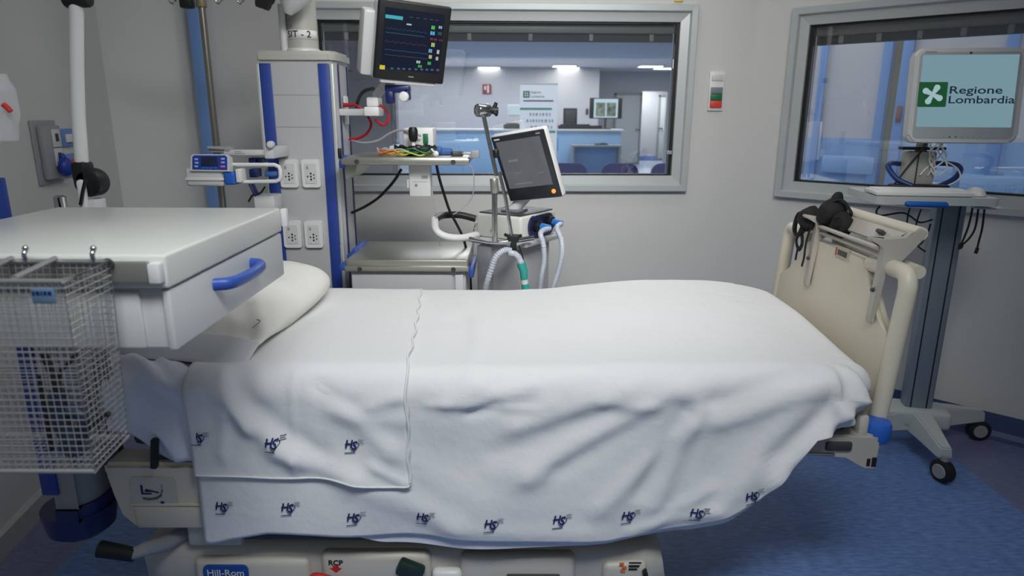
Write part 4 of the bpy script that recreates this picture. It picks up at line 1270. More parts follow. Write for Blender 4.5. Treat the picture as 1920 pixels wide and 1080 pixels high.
# handwritten tape label round the tube
zl0, zl1 = at(570, 74, Y=YC+.08).z, at(570, 57, Y=YC+.08).z
lb = MB(); n = 24
def cylp(a, z, r): return Vector((tcx+r*math.sin(a), YC+.12-r*math.cos(a), z))
lb.grid(lambda i, j: cylp(-1.45+2.9*i, zl0+(zl1-zl0)*j, tr_+.0015), 24, 1); lb.build('tape_label', M_white, col_, solid=.001)
tx = MB(); zt2 = (zl0+zl1)/2
add_text(tx, 'SIT - 2', .038, lambda a, b: cylp(a/tr_+.05, zt2+b, tr_+.0035), bold=.01); tx.build('tape_writing', M_blackprint, col_, smooth=False)
q = at(541, 45, Y=YC+.09)
lb = MB(); lb.grid(lambda i, j: cylp(-1.2+.28*i, q.z-.012+.022*j, tr_+.0015), 6, 1); lb.build('red_sticker', M_redprint, col_, solid=.001)
lb = MB(); lb.grid(lambda i, j: cylp(-.85+.5*i, q.z-.016+.035*j, tr_+.0015), 6, 1); lb.build('grey_sticker', mat('sticker_grey', rgb(150, 150, 150), .6), col_, solid=.001)
# black clover knob near the top of the frame
q = at(495, 0, Y=2.85)
kn = MB(); kn.lathe([(0, -.02), (.03, -.02), (.036, -.01), (.036, .012), (.02, .02), (0, .02)], q, (0, 1, 0), 20)
for v in kn.bm.verts:
    d = v.co-q; a = math.atan2(d.z, d.x); v.co = q+Vector((d.x*(1+.12*math.cos(5*a)), d.y, d.z*(1+.12*math.cos(5*a))))
kt = thing('lamp_arm', 'black clover knob with a white lamp arm beside the supply column top', 'lamp arm', (q.x, q.y, q.z))
kn.build('clover_knob', M_black, kt)
MB().tube([q+Vector((.0, .02, .0)), q+Vector((.04, .06, .06)), q+Vector((.12, .12, .14))], .014).build('arm', M_white2, kt)
# gas outlet plate on the right side with its red hoses
pt = at(643, 180, X=xr2); pb = at(646, 234, X=xr2)
pl_ = MB(); pl_.box((xr2+.008, pt.y+.01, (pt.z+pb.z)/2), (.014, .05, pt.z-pb.z), bevel=.006); pl_.build('handle_plate', M_white, col_)

def cable(name, pts, r, m, label, cat='cable', group=None, sm=8, parts=()):
    o = MB().tube(pts, r, n=8, smooth=sm).build(name, m)
    return tag(o, label, cat, group)
A1 = at(643, 197, Y=3.02)
hose = thing('red_hose', 'larger red hose looping from the column side plate', 'hose', A1)
MB().tube([(xr2+.02, A1.y, A1.z), at(665, 196, Y=3.02), at(685, 212, Y=3.02), at(696, 232, Y=3.03), at(688, 250, Y=3.04), at(672, 259, Y=3.05), at(655, 261, Y=3.06)], .0062, n=10, smooth=8).build('hose_tube', M_red, hose)
MB().cyl((xr2+.012, A1.y, A1.z), (xr2+.055, A1.y, A1.z), .0095, .007).build('plug', mat('dark_red', rgb(160, 20, 36), .4), hose)
cable('red_hose', [at(709, 195, Y=2.93), at(722, 205, Y=2.92), at(729, 220, Y=2.92), at(723, 233, Y=2.92), at(714, 233, Y=2.92), at(704, 225, Y=2.93)], .0055, M_red, 'smaller red hose loop below the white arm joint by the monitor', 'hose')
cable('grey_cable', [(xr2+.01, 3.1, at(657, 260, Y=3.1).z), at(662, 264, Y=3.05), at(682, 268, Y=3.0), at(708, 264, Y=2.97), at(728, 252, Y=2.95), at(748, 244, Y=2.93), at(768, 246, Y=2.91), at(782, 252, Y=2.90), at(790, 255, Y=2.90)], .005, M_greycable, 'grey cable arching from the column to the white module box')

# ------------------------------------------------------------------ shelves on the column
def shelf(name, label, cat, u0, u1, vf_top, vf_bot, Yf, depth):
    a, b = at(u0, vf_top, Y=Yf), at(u1, vf_top, Y=Yf); zb = at((u0+u1)/2, vf_bot, Y=Yf).z
    t = thing(name, label, cat, ((a.x+b.x)/2, Yf+depth/2, zb))
    s = MB(); s.quadbox((a.x, Yf, zb), (b.x, Yf+depth, (a.z+b.z)/2), bevel=.008); s.build('shelf_top', M_steel, t)
    r = MB(); r.quadbox((a.x-.004, Yf-.012, zb+.003), (b.x+.004, Yf, zb+.026), bevel=.003); r.build('front_rail', M_steel, t)
    for x in (a.x+.06, b.x-.06):
        k = MB(); k.lathe([(.005, 0), (.010, 0), (.010, .004), (.005, .004)], (x, Yf-.016, zb+.0145), (0, 1, 0), 16)
        k.lathe([(0, 0), (.005, 0), (.005, .003), (0, .003)], (x, Yf-.0135, zb+.0145), (0, 1, 0), 12); k.build('rail_screw', M_dark, t)
    return t, a, b, zb, (a.z+b.z)/2
sh1, a, b, zb1, zt1 = shelf('equipment_shelf', 'upper steel shelf on the column carrying a white module and coloured leads', 'shelf', 642, 878, 295, 310, 2.76, .40)
S1 = (a.x, b.x, zt1)
br = MB(); br.box((a.x-.012, 2.90, zb1-.004), (.05, .12, .03), bevel=.006); br.build('blue_clamp', M_blue3, sh1)
br = MB(); br.prism([(0, 0), (.05, 0), (.042, -.03), (.012, -.06), (0, -.06)], ((a.x+.0, 2.80, zb1), EX, EZ, EY), .26); br.build('support_bracket', M_steel, sh1)
MB().quadbox((xr2, 2.96, zb1-.02), (a.x+.03, 3.10, zb1+.02), bevel=.004).build('wall_arm', M_blue3, sh1)
q = at(634, 305, Y=2.76)
MB().box((q.x, 2.93, q.z), (.04, .03, .04), bevel=.006).build('clamp_block', M_blue3, sh1)
q = at(637, 288, Y=2.8)
MB().cyl((q.x, 2.80, q.z-.02), (q.x, 2.80, q.z+.022), .008, n=14, bevel=.004).build('black_knob', M_black, sh1)
sh2, a, b, zb2, zt2_ = shelf('drawer_shelf', 'lower steel shelf with a grey drawer unit hanging beneath it behind the bed', 'shelf', 648, 877, 487, 510, 2.76, .42)
S2 = (a.x, b.x, zb2)
MB().quadbox((a.x+.015, 2.775, zb2-.24), (b.x-.01, 3.17, zb2-.003), bevel=.006).build('drawer_body', M_panel, sh2)
MB().quadbox((a.x+.02, 2.765, zb2-.235), (b.x-.065, 2.776, zb2-.012), bevel=.004).build('drawer_front', M_panel, sh2)
MB().quadbox((b.x-.055, 2.762, zb2-.235), (b.x-.02, 2.776, zb2-.012), bevel=.003).build('corner_profile', M_white2, sh2)
q = at(644, 498, Y=2.76)
MB().quadbox((xr2, 2.97, zb2-.03), (a.x+.02, 3.12, zb2+.03), bevel=.004).build('wall_arm', M_blue3, sh2)
MB().quadbox((a.x-.03, 2.77, zb2+.002), (a.x+.004, 2.84, zb2+.03), bevel=.005).build('blue_clamp', M_blue3, sh2)
MB().quadbox((a.x-.01, 2.92, zt2_-.01), (a.x+.012, 3.14, zt2_+.014), bevel=.005).build('blue_side_guard', M_blue3, sh2)
MB().quadbox((b.x+.002, 2.78, zb2-.03), (b.x+.022, 3.1, zb2+.01), bevel=.005).build('blue_side_guard', M_blue3, sh2)
MB().cyl((a.x-.022, 2.78, zt2_-.02), (a.x-.022, 2.78, zt2_+.06), .004).build('side_pin', M_chrome, sh2)
MB().tube([(b.x+.012, 2.9, zt2_+.0), (b.x+.02, 2.9, zt2_+.10), (b.x+.03, 3.0, zt2_+.13)], .004, smooth=4).build('side_hook', M_chrome, sh2)

# things on the upper shelf
xm, zm = pz(783, 254, 2.95)
md = thing('module_box', 'white module box with a green connector window standing on the upper steel shelf', 'medical module', (xm, 2.98, S1[2]))
MB().quadbox((at(756, 250, Y=2.93).x, 2.93, S1[2]), (at(812, 250, Y=2.93).x, 3.06, at(780, 240, Y=2.93).z), bevel=.006).build('case', M_white, md)
q = at(798, 260, Y=2.928)
MB().box((q.x, 2.928, q.z), (.022, .008, .042), bevel=.003).build('green_window', M_green, md)
q = at(775, 265, Y=2.86)
ms = thing('round_stand', 'round white foot with a black grip knob in front of the white module', 'stand', (q.x, 2.86, S1[2]))
MB().lathe([(0, 0), (.042, 0), (.044, .006), (.036, .014), (.008, .018), (.006, .04), (0, .04)], (q.x, 2.86, S1[2]+.022), n=24).build('foot', M_offw, ms)
MB().box((q.x, 2.87, S1[2]+.011), (.06, .05, .022), bevel=.004).build('base_block', M_black, ms)
MB().lathe([(0, 0), (.012, .0), (.019, .014), (.020, .045), (.015, .058), (0, .06)], (q.x, 2.86, S1[2]+.058), n=18).build('grip', M_black, ms)
def coil(label, m, u0, u1, v, dz, rr, name='lead_wire', seed=1):
    random.seed(seed)
    a, b = at(u0, v, Y=2.82), at(u1, v, Y=2.82); c = (a+b)/2; rx = abs(b.x-a.x)/2; pts = []
    for k in range(26):
        an = k*2*math.pi/12; f = 1-.10*(k//12)
        pts.append((c.x+rx*f*math.cos(an)+random.uniform(-.006, .006), 2.86+.055*f*math.sin(an), S1[2]+rr+dz+.010*(1+math.sin(an*2+k*1.3))))
    cable(name, pts, rr, m, label, 'cable', 'coiled lead wires on the upper shelf')
coil('orange lead wire in the coil on the upper shelf', M_orange, 706, 770, 278, .004, .0035, seed=2)
coil('lime lead wire in the coil on the upper shelf', M_lime, 706, 812, 282, .001, .0032, seed=3)
coil('dark green lead wire in the coil on the upper shelf', M_green, 735, 818, 283, .012, .003, seed=4)
coil('black lead wire in the coil on the upper shelf', M_black, 740, 815, 276, .018, .0045, seed=5)
coil('pale grey lead wire round the coil on the upper shelf', M_greycable, 704, 800, 280, .009, .003, seed=6)
q = at(831, 277, Y=2.92)
tag(MB().box((q.x, 2.95, S1[2]+.014), (.075, .06, .028), bevel=.012).box((q.x-.02, 2.93, S1[2]+.022), (.03, .04, .03), bevel=.01).build('pressure_cuff', mat('cuff_blue', rgb(56, 96, 160), .6)), 'small folded blue cuff on the right of the upper shelf', 'cuff')
q = at(862, 281, Y=2.84)
cl_ = thing('sensor_clip', 'dark grey sensor clip on the right end of the upper shelf', 'sensor', (q.x, 2.84, S1[2]))
MB().box((q.x-.012, 2.85, S1[2]+.010), (.05, .03, .02), rot=Euler((0, 0, .4)), bevel=.006).build('clip', M_dark, cl_)
MB().tube([(q.x+.0, 2.85, S1[2]+.012), (q.x+.025, 2.84, S1[2]+.010), (q.x+.05, 2.86, S1[2]+.006)], .0035, smooth=4).build('lead', M_grey, cl_)
q = at(817, 283, Y=2.80)
tag(MB().sphere((q.x, 2.80, S1[2]+.012), .012).cyl((q.x, 2.80, S1[2]+.012), (q.x-.02, 2.82, S1[2]+.03), .004).build('white_sensor', M_white), 'little round white sensor at the shelf front beside the leads', 'sensor')
q0, q1 = at(730, 266, Y=2.97), at(756, 273, Y=2.97)
tag(MB().quadbox((q0.x, 2.96, S1[2]), (q1.x-.002, 3.05, S1[2]+.035), bevel=.004).box(((q0.x+q1.x)/2, 2.98, S1[2]+.038), (.03, .02, .006), bevel=.002).build('small_tray', mat('pale_teal', rgb(190, 208, 206), .5)), 'low pale tray beside the white module on the upper shelf', 'tray')
# translucent connector strip hanging on the shelf's right end
q = at(893, 292, Y=2.78)
cs_ = MB().box((S1[1]+.026, 2.80, q.z+.005), (.034, .03, .03), bevel=.004)
cs_.box((S1[1]+.012, 2.80, q.z-.004), (.02, .02, .012), bevel=.003)
tag(cs_.build('cable_clip', M_grey), 'grey clip fixed at the right end of the upper shelf', 'clip')
# box below the upper shelf
q0, q1 = at(766, 320, Y=2.82), at(808, 369, Y=2.82)
pb_ = thing('power_supply', 'white power supply box hanging below the upper shelf', 'power supply', ((q0.x+q1.x)/2, 2.85, q1.z))
MB().quadbox((q0.x, 2.82, q1.z), (q1.x, 2.88, zb1-.001), bevel=.006).build('case', M_white2, pb_)
MB().quadbox((q0.x-.012, 2.83, (q0.z+q1.z)/2-.02), (q0.x+.002, 2.87, (q0.z+q1.z)/2+.02), bevel=.004).build('side_clip', M_white2, pb_)
fn = plane_fn(((q0.x+q1.x)/2, 2.8185, (q0.z+q1.z)/2), EX, EZ)
lbl = MB(); flat_rect(lbl, fn, .008, .034, .022, .034); lbl.build('label', M_grey, pb_, smooth=False)
lbl = MB(); flat_rect(lbl, fn, -.02, -.01, -.012, .0); lbl.build('label', M_greybtn, pb_, smooth=False)
lbl = MB(); flat_rect(lbl, fn, -.03, .034, .008, .0095); lbl.build('case_seam', M_grey, pb_, smooth=False)
# hanging cables
cable('black_cable', [at(752, 318, Y=2.90), at(744, 332, Y=2.92), at(730, 350, Y=2.95), at(708, 372, Y=3.0), at(683, 388, Y=3.05), (xr2+.004, 3.10, at(660, 400, Y=3.08).z)], .0065, M_black, 'thick black cable running from the shelf down to the column side')
cable('black_cable', [(at(818, 316, Y=2.9).x, 2.90, zb1-.002), at(824, 335, Y=2.92), at(832, 362, Y=2.95), at(843, 395, Y=2.98), at(855, 418, Y=3.0), at(865, 438, Y=3.01), at(872, 458, Y=3.02), at(880, 500, Y=3.05), at(884, 560, Y=3.06)], .0062, M_black, 'thick black cable hanging from the shelf through the ventilator handle')
cable('thin_cord', [at(878, 308, Y=2.79), at(886, 318, Y=2.80), at(889, 345, Y=2.82), at(884, 372, Y=2.84), at(868, 390, Y=2.85), at(850, 402, Y=2.86)], .0022, M_greycable, 'thin pale cord curving down from the right end of the upper shelf')
cable('thin_cord', [at(809, 352, Y=2.83), at(814, 380, Y=2.84), at(818, 410, Y=2.86), at(822, 440, Y=2.88), at(825, 462, Y=2.9)], .0022, M_greycable, 'thin pale cord hanging from the power supply box')

# ------------------------------------------------------------------ patient monitor
PMM = frame_M((-.3939, 2.8, 1.765), (15.08, 3.76, 23.75))
mw, mh = .2892, .2983
pmn = thing('patient_monitor', 'patient monitor with a black screen of coloured vital-sign traces on the column arm', 'monitor', (-.3939, 2.8, 1.58))
MB(PMM).box((0, .012, 0), (mw, .024, mh), bevel=.008, seg=3).build('bezel', M_black, pmn)
MB(PMM).box((-.005, .055, -.008), (mw-.006, .075, mh-.0), bevel=.02, seg=3).box((-.075, .085, -.026), (mw-.06, .085, mh-.05), bevel=.014).build('rear_housing', M_white2, pmn)
MB(PMM).box((.0, .03, -mh/2-.006), (mw*.8, .04, .022), bevel=.008).build('lower_lip', M_white2, pmn)
M_scr = mat('monitor_screen_glass', rgb(14, 18, 30), .12)
def scr_setup(m, base, s):
    b = m.node_tree.nodes['Principled BSDF']; b.inputs['Emission Color'].default_value = base; b.inputs['Emission Strength'].default_value = s
scr_setup(M_scr, rgb(22, 28, 42), .7)
fnm = lambda a, b, d=-.0012: PMM @ Vector((a, d, b))
sc_ = MB(); flat_rect(sc_, lambda a, b: fnm(a, b, -.0006), -mw*.41, mw*.41, -mh*.36, mh*.40); scr = sc_.build('screen', M_scr, pmn, smooth=False)
def em(r, g, b, s=.7): 
    k = 'em%d_%d_%d' % (r, g, b)
    if k not in MATS: MATS[k] = emit(k, rgb(r, g, b), s)
    return MATS[k]
# pixel -> panel coordinates by the four photographed corners
def bil(u, v):
    tl, tr_, br_, bl_ = Vector((711, -8)), Vector((848, 18)), Vector((832, 155)), Vector((699, 150))
    s = t = .5
    for _ in range(12):
        p = (tl*(1-s)+tr_*s)*(1-t)+(bl_*(1-s)+br_*s)*t
        ds = (tr_-tl)*(1-t)+(br_-bl_)*t; dt = (bl_-tl)*(1-s)+(br_-tr_)*s
        r = Vector((u, v))-p; det = ds.x*dt.y-ds.y*dt.x
        s += (r.x*dt.y-r.y*dt.x)/det; t += (ds.x*r.y-ds.y*r.x)/det
    return (s-.5)*mw, (.5-t)*mh
def srect(u0, v0, u1, v1, m, name, d=-.0016):
    a, b = bil(u0, v0); c, e = bil(u1, v1); o = MB(); flat_rect(o, lambda p, q: fnm(p, q, d), min(a, c), max(a, c), min(b, e), max(b, e)); return o.build(name, m, scr, smooth=False)
ax_, bz_ = bil(738, 30); o = MB(); flat_rect(o, lambda p, q: fnm(p, q, -.0016), ax_-.034, ax_+.034, bz_-.0065, bz_+.0065); o.build('title_bar', em(70, 190, 210), scr, smooth=False)
srect(761, 42, 770, 46, em(190, 220, 235), 'status_tag')
srect(711, 122, 720, 131, em(230, 215, 70), 'menu_key')
def wave(v, u0, u1, amp, m, k=9, name='trace'):
    a0_, b0_ = bil(u0, v); a1_, b1_ = bil(u1, v+5); n = 90; tops = []; o = MB()
    for i in range(n+1):
        t = i/n; ph = (t*k) % 1; h = amp*math.exp(-((ph-.3)/.12)**2)-amp*.3*math.exp(-((ph-.55)/.12)**2)
        tops.append((a0_+(a1_-a0_)*t, b0_+h))
    for (p, q), (r, s) in zip(tops, tops[1:]):
        o.raw([fnm(p, q-.0009), fnm(r, s-.0009), fnm(r, s+.0009), fnm(p, q+.0009)], [(0, 1, 2, 3)])
    o.build(name, m, scr, smooth=False)
wave(50, 722, 800, .006, em(34, 70, 120), 9); wave(58, 722, 795, .003, em(40, 110, 110), 12)
wave(75, 720, 800, .006, em(90, 44, 60), 7); wave(91, 720, 802, .002, em(36, 92, 140), 3); wave(101, 720, 800, .0015, em(70, 80, 60), 5)
for (u, v, w_, h_, c) in ((811, 51, 7, 8, (90, 220, 80)), (825, 51, 7, 6, (170, 190, 220)), (810, 61, 9, 8, (90, 190, 240)), (824, 62, 8, 7, (30, 90, 60)), (812, 72, 14, 5, (120, 30, 44)), (826, 74, 8, 4, (110, 30, 44)),
                       (811, 82, 7, 9, (200, 220, 130)), (806, 93, 7, 8, (110, 190, 230)), (821, 95, 5, 9, (215, 220, 190)), (806, 104, 6, 8, (220, 220, 140)), (819, 107, 5, 8, (215, 215, 200)), (783, 114, 8, 6, (180, 220, 190)), (804, 116, 7, 7, (60, 190, 90)), (786, 122, 8, 6, (60, 180, 80))):
    x, z = bil(u, v)
    o = MB(); k = w_/140*mw
    w_ *= .85; h_ *= .85; k = w_/140*mw
    for j in range(2):
        dx = (j-.5)*k*.62
        flat_rect(o, lambda p, q: fnm(p, q, -.0016), x+dx-k*.25, x+dx+k*.25, z-h_/2/150*mh, z+h_/2/150*mh)
    o.build('reading', em(*c), scr, smooth=False)
for u in (733, 745, 755, 766, 778, 789, 799, 809, 820): srect(u-2, 126, u+3, 130, em(70, 90, 130), 'soft_key')
for u in (770, 782, 796, 808, 818): srect(u-3, 30+(u-770)*.15, u+3, 32+(u-770)*.15, em(80, 90, 110), 'soft_key')
a_, b_2 = bil(769, 143); o = MB(); flat_rect(o, lambda p, q: fnm(p, q, -.0006), a_-.011, a_+.011, b_2-.002, b_2+.002); o.build('maker_mark', M_grey, pmn, smooth=False)
# mounting: navy cradle, knob, white joint and bar to the column
q = at(745, 176, Y=2.86)
cr = MB(); cr.box((q.x, 2.88, q.z+.02), (.10, .06, .03), bevel=.006); cr.box((q.x-.032, 2.88, q.z-.01), (.036, .06, .06), bevel=.012); cr.box((q.x+.038, 2.88, q.z-.0), (.024, .06, .05), bevel=.008)
cr.build('navy_cradle', M_navy, pmn)
q2 = at(757, 181, Y=2.84)
MB().cyl((q2.x, 2.83, q2.z), (q2.x, 2.90, q2.z), .020, bevel=.006).build('white_knob', M_white, pmn)
q3 = at(698, 195, Y=2.92)
jb = MB(); jb.quadbox((at(686, 182, Y=2.9).x, 2.90, at(690, 200, Y=2.9).z), (at(709, 182, Y=2.9).x, 2.99, at(690, 182, Y=2.9).z), bevel=.008)
jb.quadbox((at(682, 200, Y=2.9).x, 2.89, at(690, 218, Y=2.9).z), (at(711, 200, Y=2.9).x, 3.0, at(690, 200, Y=2.9).z), bevel=.008); jb.build('arm_joint', M_white, pmn)
MB().quadbox((xr2-.002, 2.99, at(670, 217, Y=2.99).z), (at(690, 200, Y=2.9).x, 3.04, at(670, 204, Y=2.99).z), bevel=.005).build('arm_bar', M_white2, pmn)
MB().tube([(q3.x+.01, 2.95, q3.z+.03), (q3.x+.05, 2.93, q3.z+.07), (q.x-.04, 2.89, q.z+.03)], .018, smooth=4).build('arm_link', M_white2, pmn)
MB().tube([at(700, 166, Y=2.95), at(685, 170, Y=2.98), at(675, 180, Y=3.0), at(668, 200, Y=3.05)], .008, smooth=5).build('rear_cable', M_dark, pmn)
# ------------------------------------------------------------------ infusion pump, its arm and the pole
YP = 2.68
ip = thing('infusion_pump', 'white syringe pump with a royal blue keypad clamped left of the supply column', 'infusion pump', at(390, 350, Y=YP))
def pxb(u0, v0, u1, v1, y0, y1, m, name, bev=.004, par=ip):
    a, b = at(u0, v0, Y=y0), at(u1, v1, Y=y0); return MB().quadbox((a.x, y0, b.z), (b.x, y1, a.z), bevel=bev, seg=3).build(name, m, par)
pxb(345, 315, 420, 350, YP, YP+.11, M_white2, 'pump_body', .012)
pxb(346, 333, 419, 339, YP-.006, YP+.02, M_white, 'body_ridge', .003)
pxb(418, 323, 441, 347, YP-.008, YP+.07, M_blue2, 'drive_cap', .008)
pxb(440, 317, 452, 343, YP-.005, YP+.06, M_white, 'syringe_clamp', .005)
KP = frame_M(at(394, 305, Y=YP-.005), (-14, 0, 0))
kp = MB(KP); kp.prism([(-.078, -.032), (.078, -.034), (.076, .024), (.066, .033), (-.066, .033), (-.076, .026)], ((0, 0, 0), EX, EZ, EY), .03); kp.build('keypad_housing', M_white2, ip)
k2 = MB(KP); k2.prism([(-.068, -.026), (.068, -.028), (.067, .022), (.06, .028), (-.06, .028), (-.068, .022)], ((0, -.004, 0), EX, EZ, EY), .006); k2.build('blue_keypad', mat('keypad_blue', rgb(34, 62, 156), .35), ip)
k3 = MB(KP); k3.box((.0, -.0055, .004), (.066, .004, .036), bevel=.0015); k3.build('display', mat('pump_display', rgb(30, 44, 70), .2), ip)
for x in (-.026, -.010, .006, .022):
    MB(KP).box((x, -.0055, -.022), (.012, .004, .008), bevel=.0015).build('key', M_blue2, ip)
for x, z in ((-.052, -.016), (-.052, .012), (-.05, -.002), (.052, .014), (.052, .0)):
    MB(KP).box((x, -.0055, z), (.014, .004, .008), bevel=.0015).build('key', mat('pale_key', rgb(150, 170, 215), .4), ip)
MB(KP).box((.052, -.0055, -.016), (.018, .004, .008), bevel=.0015).build('key', mat('pink_key', rgb(200, 120, 160), .4), ip)
# syringe rail (white wire loop)
zA, zB = at(480, 310, Y=YP).z, at(480, 341, Y=YP).z; xA, xB = at(432, 325, Y=YP).x, at(521, 325, Y=YP).x
MB().tube([(xA, YP+.03, zA), (xB-.02, YP+.03, zA), (xB-.004, YP+.03, zA-.008), (xB, YP+.03, zA-.02), (xB, YP+.03, zB+.02), (xB-.004, YP+.03, zB+.008), (xB-.02, YP+.03, zB), (xA+.03, YP+.03, zB-.004)], .008, n=10).build('syringe_rail', M_white, ip)
# pump holder bar to the column
hb = thing('pump_holder', 'grey holder bar linking the steel pole to the left edge of the supply column', 'bracket', at(470, 290, Y=2.78))
a, b = at(418, 281, Y=2.76), at(512, 292, Y=2.76)
MB().quadbox((a.x, 2.76, b.z), (b.x, 2.80, a.z), bevel=.005).build('bar', M_white2, hb)
a, b = at(494, 276, Y=2.75), at(514, 298, Y=2.75)
MB().quadbox((a.x, 2.75, b.z), (b.x, 2.94, a.z), bevel=.006).build('end_block', M_white2, hb)
q = at(507, 271, Y=2.74); MB().cyl((q.x, 2.76, q.z), (q.x, 2.73, q.z), .014, bevel=.005).build('thumb_screw', M_white2, hb)
q = at(405, 281, Y=2.75)
MB().box((q.x+.01, 2.79, q.z), (.09, .06, .025), bevel=.006).cyl((q.x+.03, 2.76, q.z+.004), (q.x-.035, 2.755, q.z+.008), .007).build('pole_clamp', M_grey, hb)
fnp = plane_fn((at(449, 286, Y=2.759).x, 2.7592, at(449, 286, Y=2.759).z), EX, EZ); o = MB()
for k in range(2): flat_rect(o, fnp, -.02, .02-.012*k, -.005+.007*k, -.002+.007*k)
o.build('engraved_lines', M_grey, hb, smooth=False)
for u0, v0, u1, v1, m, nm in ((465, 296, 480, 306, M_navy, 'blue_cartridge'), (482, 296, 492, 306, M_navy, 'blue_cartridge'), (466, 317, 482, 333, M_navy, 'blue_cartridge'), (495, 323, 512, 331, mat('mid_blue', rgb(60, 100, 170), .5), 'blue_clip')):
    a, b = at(u0, v0, Y=2.80), at(u1, v1, Y=2.80); MB().quadbox((a.x, 2.80, b.z), (b.x, 2.86, a.z), bevel=.004).build(nm, m, hb)
a, b = at(470, 342, Y=2.8), at(484, 372, Y=2.8)
MB().tube([a, b], .02, flat=.5).build('blue_strut', M_navy, hb)
a, b = at(478, 366, Y=2.8), at(518, 385, Y=2.8)
MB().quadbox((a.x, 2.78, b.z-.03), (b.x, 2.88, a.z), bevel=.006).build('junction_box', M_white2, hb)
MB().tube([at(466, 378, Y=2.80), at(474, 366, Y=2.8), at(488, 362, Y=2.8), at(497, 350, Y=2.8)], .004, smooth=5).build('wire', M_black, hb)
# IV pole
q = at(398, 200, Y=2.80); xq = q.x
iv = thing('infusion_pole', 'dull steel infusion pole standing in front of the pale blue corner guard', 'pole', (xq, 2.80, 0))
ztop_ = at(386, 8, Y=2.80).z
MB().cyl((xq, 2.80, .06), (xq, 2.80, ztop_), .0135).build('pole', M_pole, iv)
MB().cyl((xq, 2.80, ztop_-.012), (xq, 2.80, ztop_+.05), .02, bevel=.004).build('pole_sleeve', mat('brass_sleeve', rgb(150, 140, 110), .4, .6), iv)
MB().box((xq-.055, 2.80, ztop_+.012), (.05, .04, .055), bevel=.008).build('black_grip', M_black, iv)
for k in range(5):
    an = math.radians(72*k+20)
    lg = MB().tube([(xq, 2.80, .09), (xq+.12*math.cos(an), 2.80+.12*math.sin(an), .075), (xq+.27*math.cos(an), 2.80+.27*math.sin(an), .055)], .014, smooth=3).build('foot', M_pole, iv)
    MB().lathe([(0, -.012), (.024, -.012), (.024, .012), (0, .012)], (xq+.27*math.cos(an), 2.80+.27*math.sin(an), .0245), (math.cos(an+1.57), math.sin(an+1.57), 0), 16).build('wheel', M_rubber, lg)
for (u, s) in ((409, 1), (322, -1), (450, 1)):
    p = at(u, -4, Y=2.80)
    MB().tube([(xq, 2.80, ztop_+.05), (xq+.4*(p.x-xq), 2.80, ztop_+.055), (p.x-.012, 2.80, ztop_+.04), (p.x-.010, 2.80, ztop_+.012), (p.x, 2.80, ztop_+.002), (p.x+.012, 2.80, ztop_+.012), (p.x+.012, 2.80, ztop_+.035)], .004, smooth=5).build('hook', M_chrome, iv)

# ================================================================== VENTILATOR
YV = 2.92
VR = math.radians(-34)
vx, vz0 = at(955, 445, Y=YV).x, at(950, 446, Y=YV).z
vz1 = at(977, 402, Y=YV).z
ex_, ey_ = Vector((math.cos(VR), math.sin(VR), 0)), Vector((-math.sin(VR), math.cos(VR), 0))
corner = at(977, 430, Y=YV-.09); corner.z = 0       # vertical edge nearest to the camera
def vp(a, b, z): return corner+ex_*a+ey_*b+Vector((0, 0, z))
VM = lambda z: Matrix.Translation(corner+Vector((0, 0, z))) @ Matrix((ex_, ey_, EZ)).transposed().to_4x4()
ven = thing('ventilator', 'pale grey ventilator with a tilted dark touch screen on its own cart behind the bed', 'ventilator', vp(-.12, .1, 0))
vw, vd = .24, .29
hgt = vz1-vz0
MB(VM(vz0)).quadbox((-vw, 0, 0), (0, vd, hgt), bevel=.012, seg=3).build('body', M_offw, ven)
MB(VM(vz0)).quadbox((-vw+.01, .01, hgt-.001), (-.01, vd-.01, hgt+.006), bevel=.003).build('top_plate', M_dark, ven)
MB(VM(vz0)).quadbox((-.15, .06, hgt+.005), (-.06, .15, hgt+.018), bevel=.006).build('screen_turntable', M_greybtn, ven)
fr = MB(VM(vz0)); fr.prism(rrect(.20, .10, .045), ((.002, .15, hgt/2), EY, EZ, EX), .012); fr.build('port_panel', mat('port_navy', rgb(28, 36, 70), .35), ven)
for k, (b, z) in enumerate(((.10, .055), (.20, .062))):
    m = MB(VM(vz0)); m.cyl((.012, b, z), (.04, b, z), .026, bevel=.004); m.build('port', M_black, ven)
    m = MB(VM(vz0)); m.cyl((.04, b, z), (.085, b, z-.003), .016, .014); m.build('blue_connector', mat('connector_blue', rgb(44, 122, 206), .4), ven)
fnv = lambda a, b: VM(vz0) @ Vector((a, -.0015, b))
o = MB(); flat_rect(o, fnv, -.165, -.150, .030, .034); flat_rect(o, fnv, -.158, -.155, .02, .045); flat_rect(o, fnv, -.14, -.125, .030, .034); flat_rect(o, fnv, -.133, -.130, .02, .045); o.build('symbol', M_grey, ven, smooth=False)
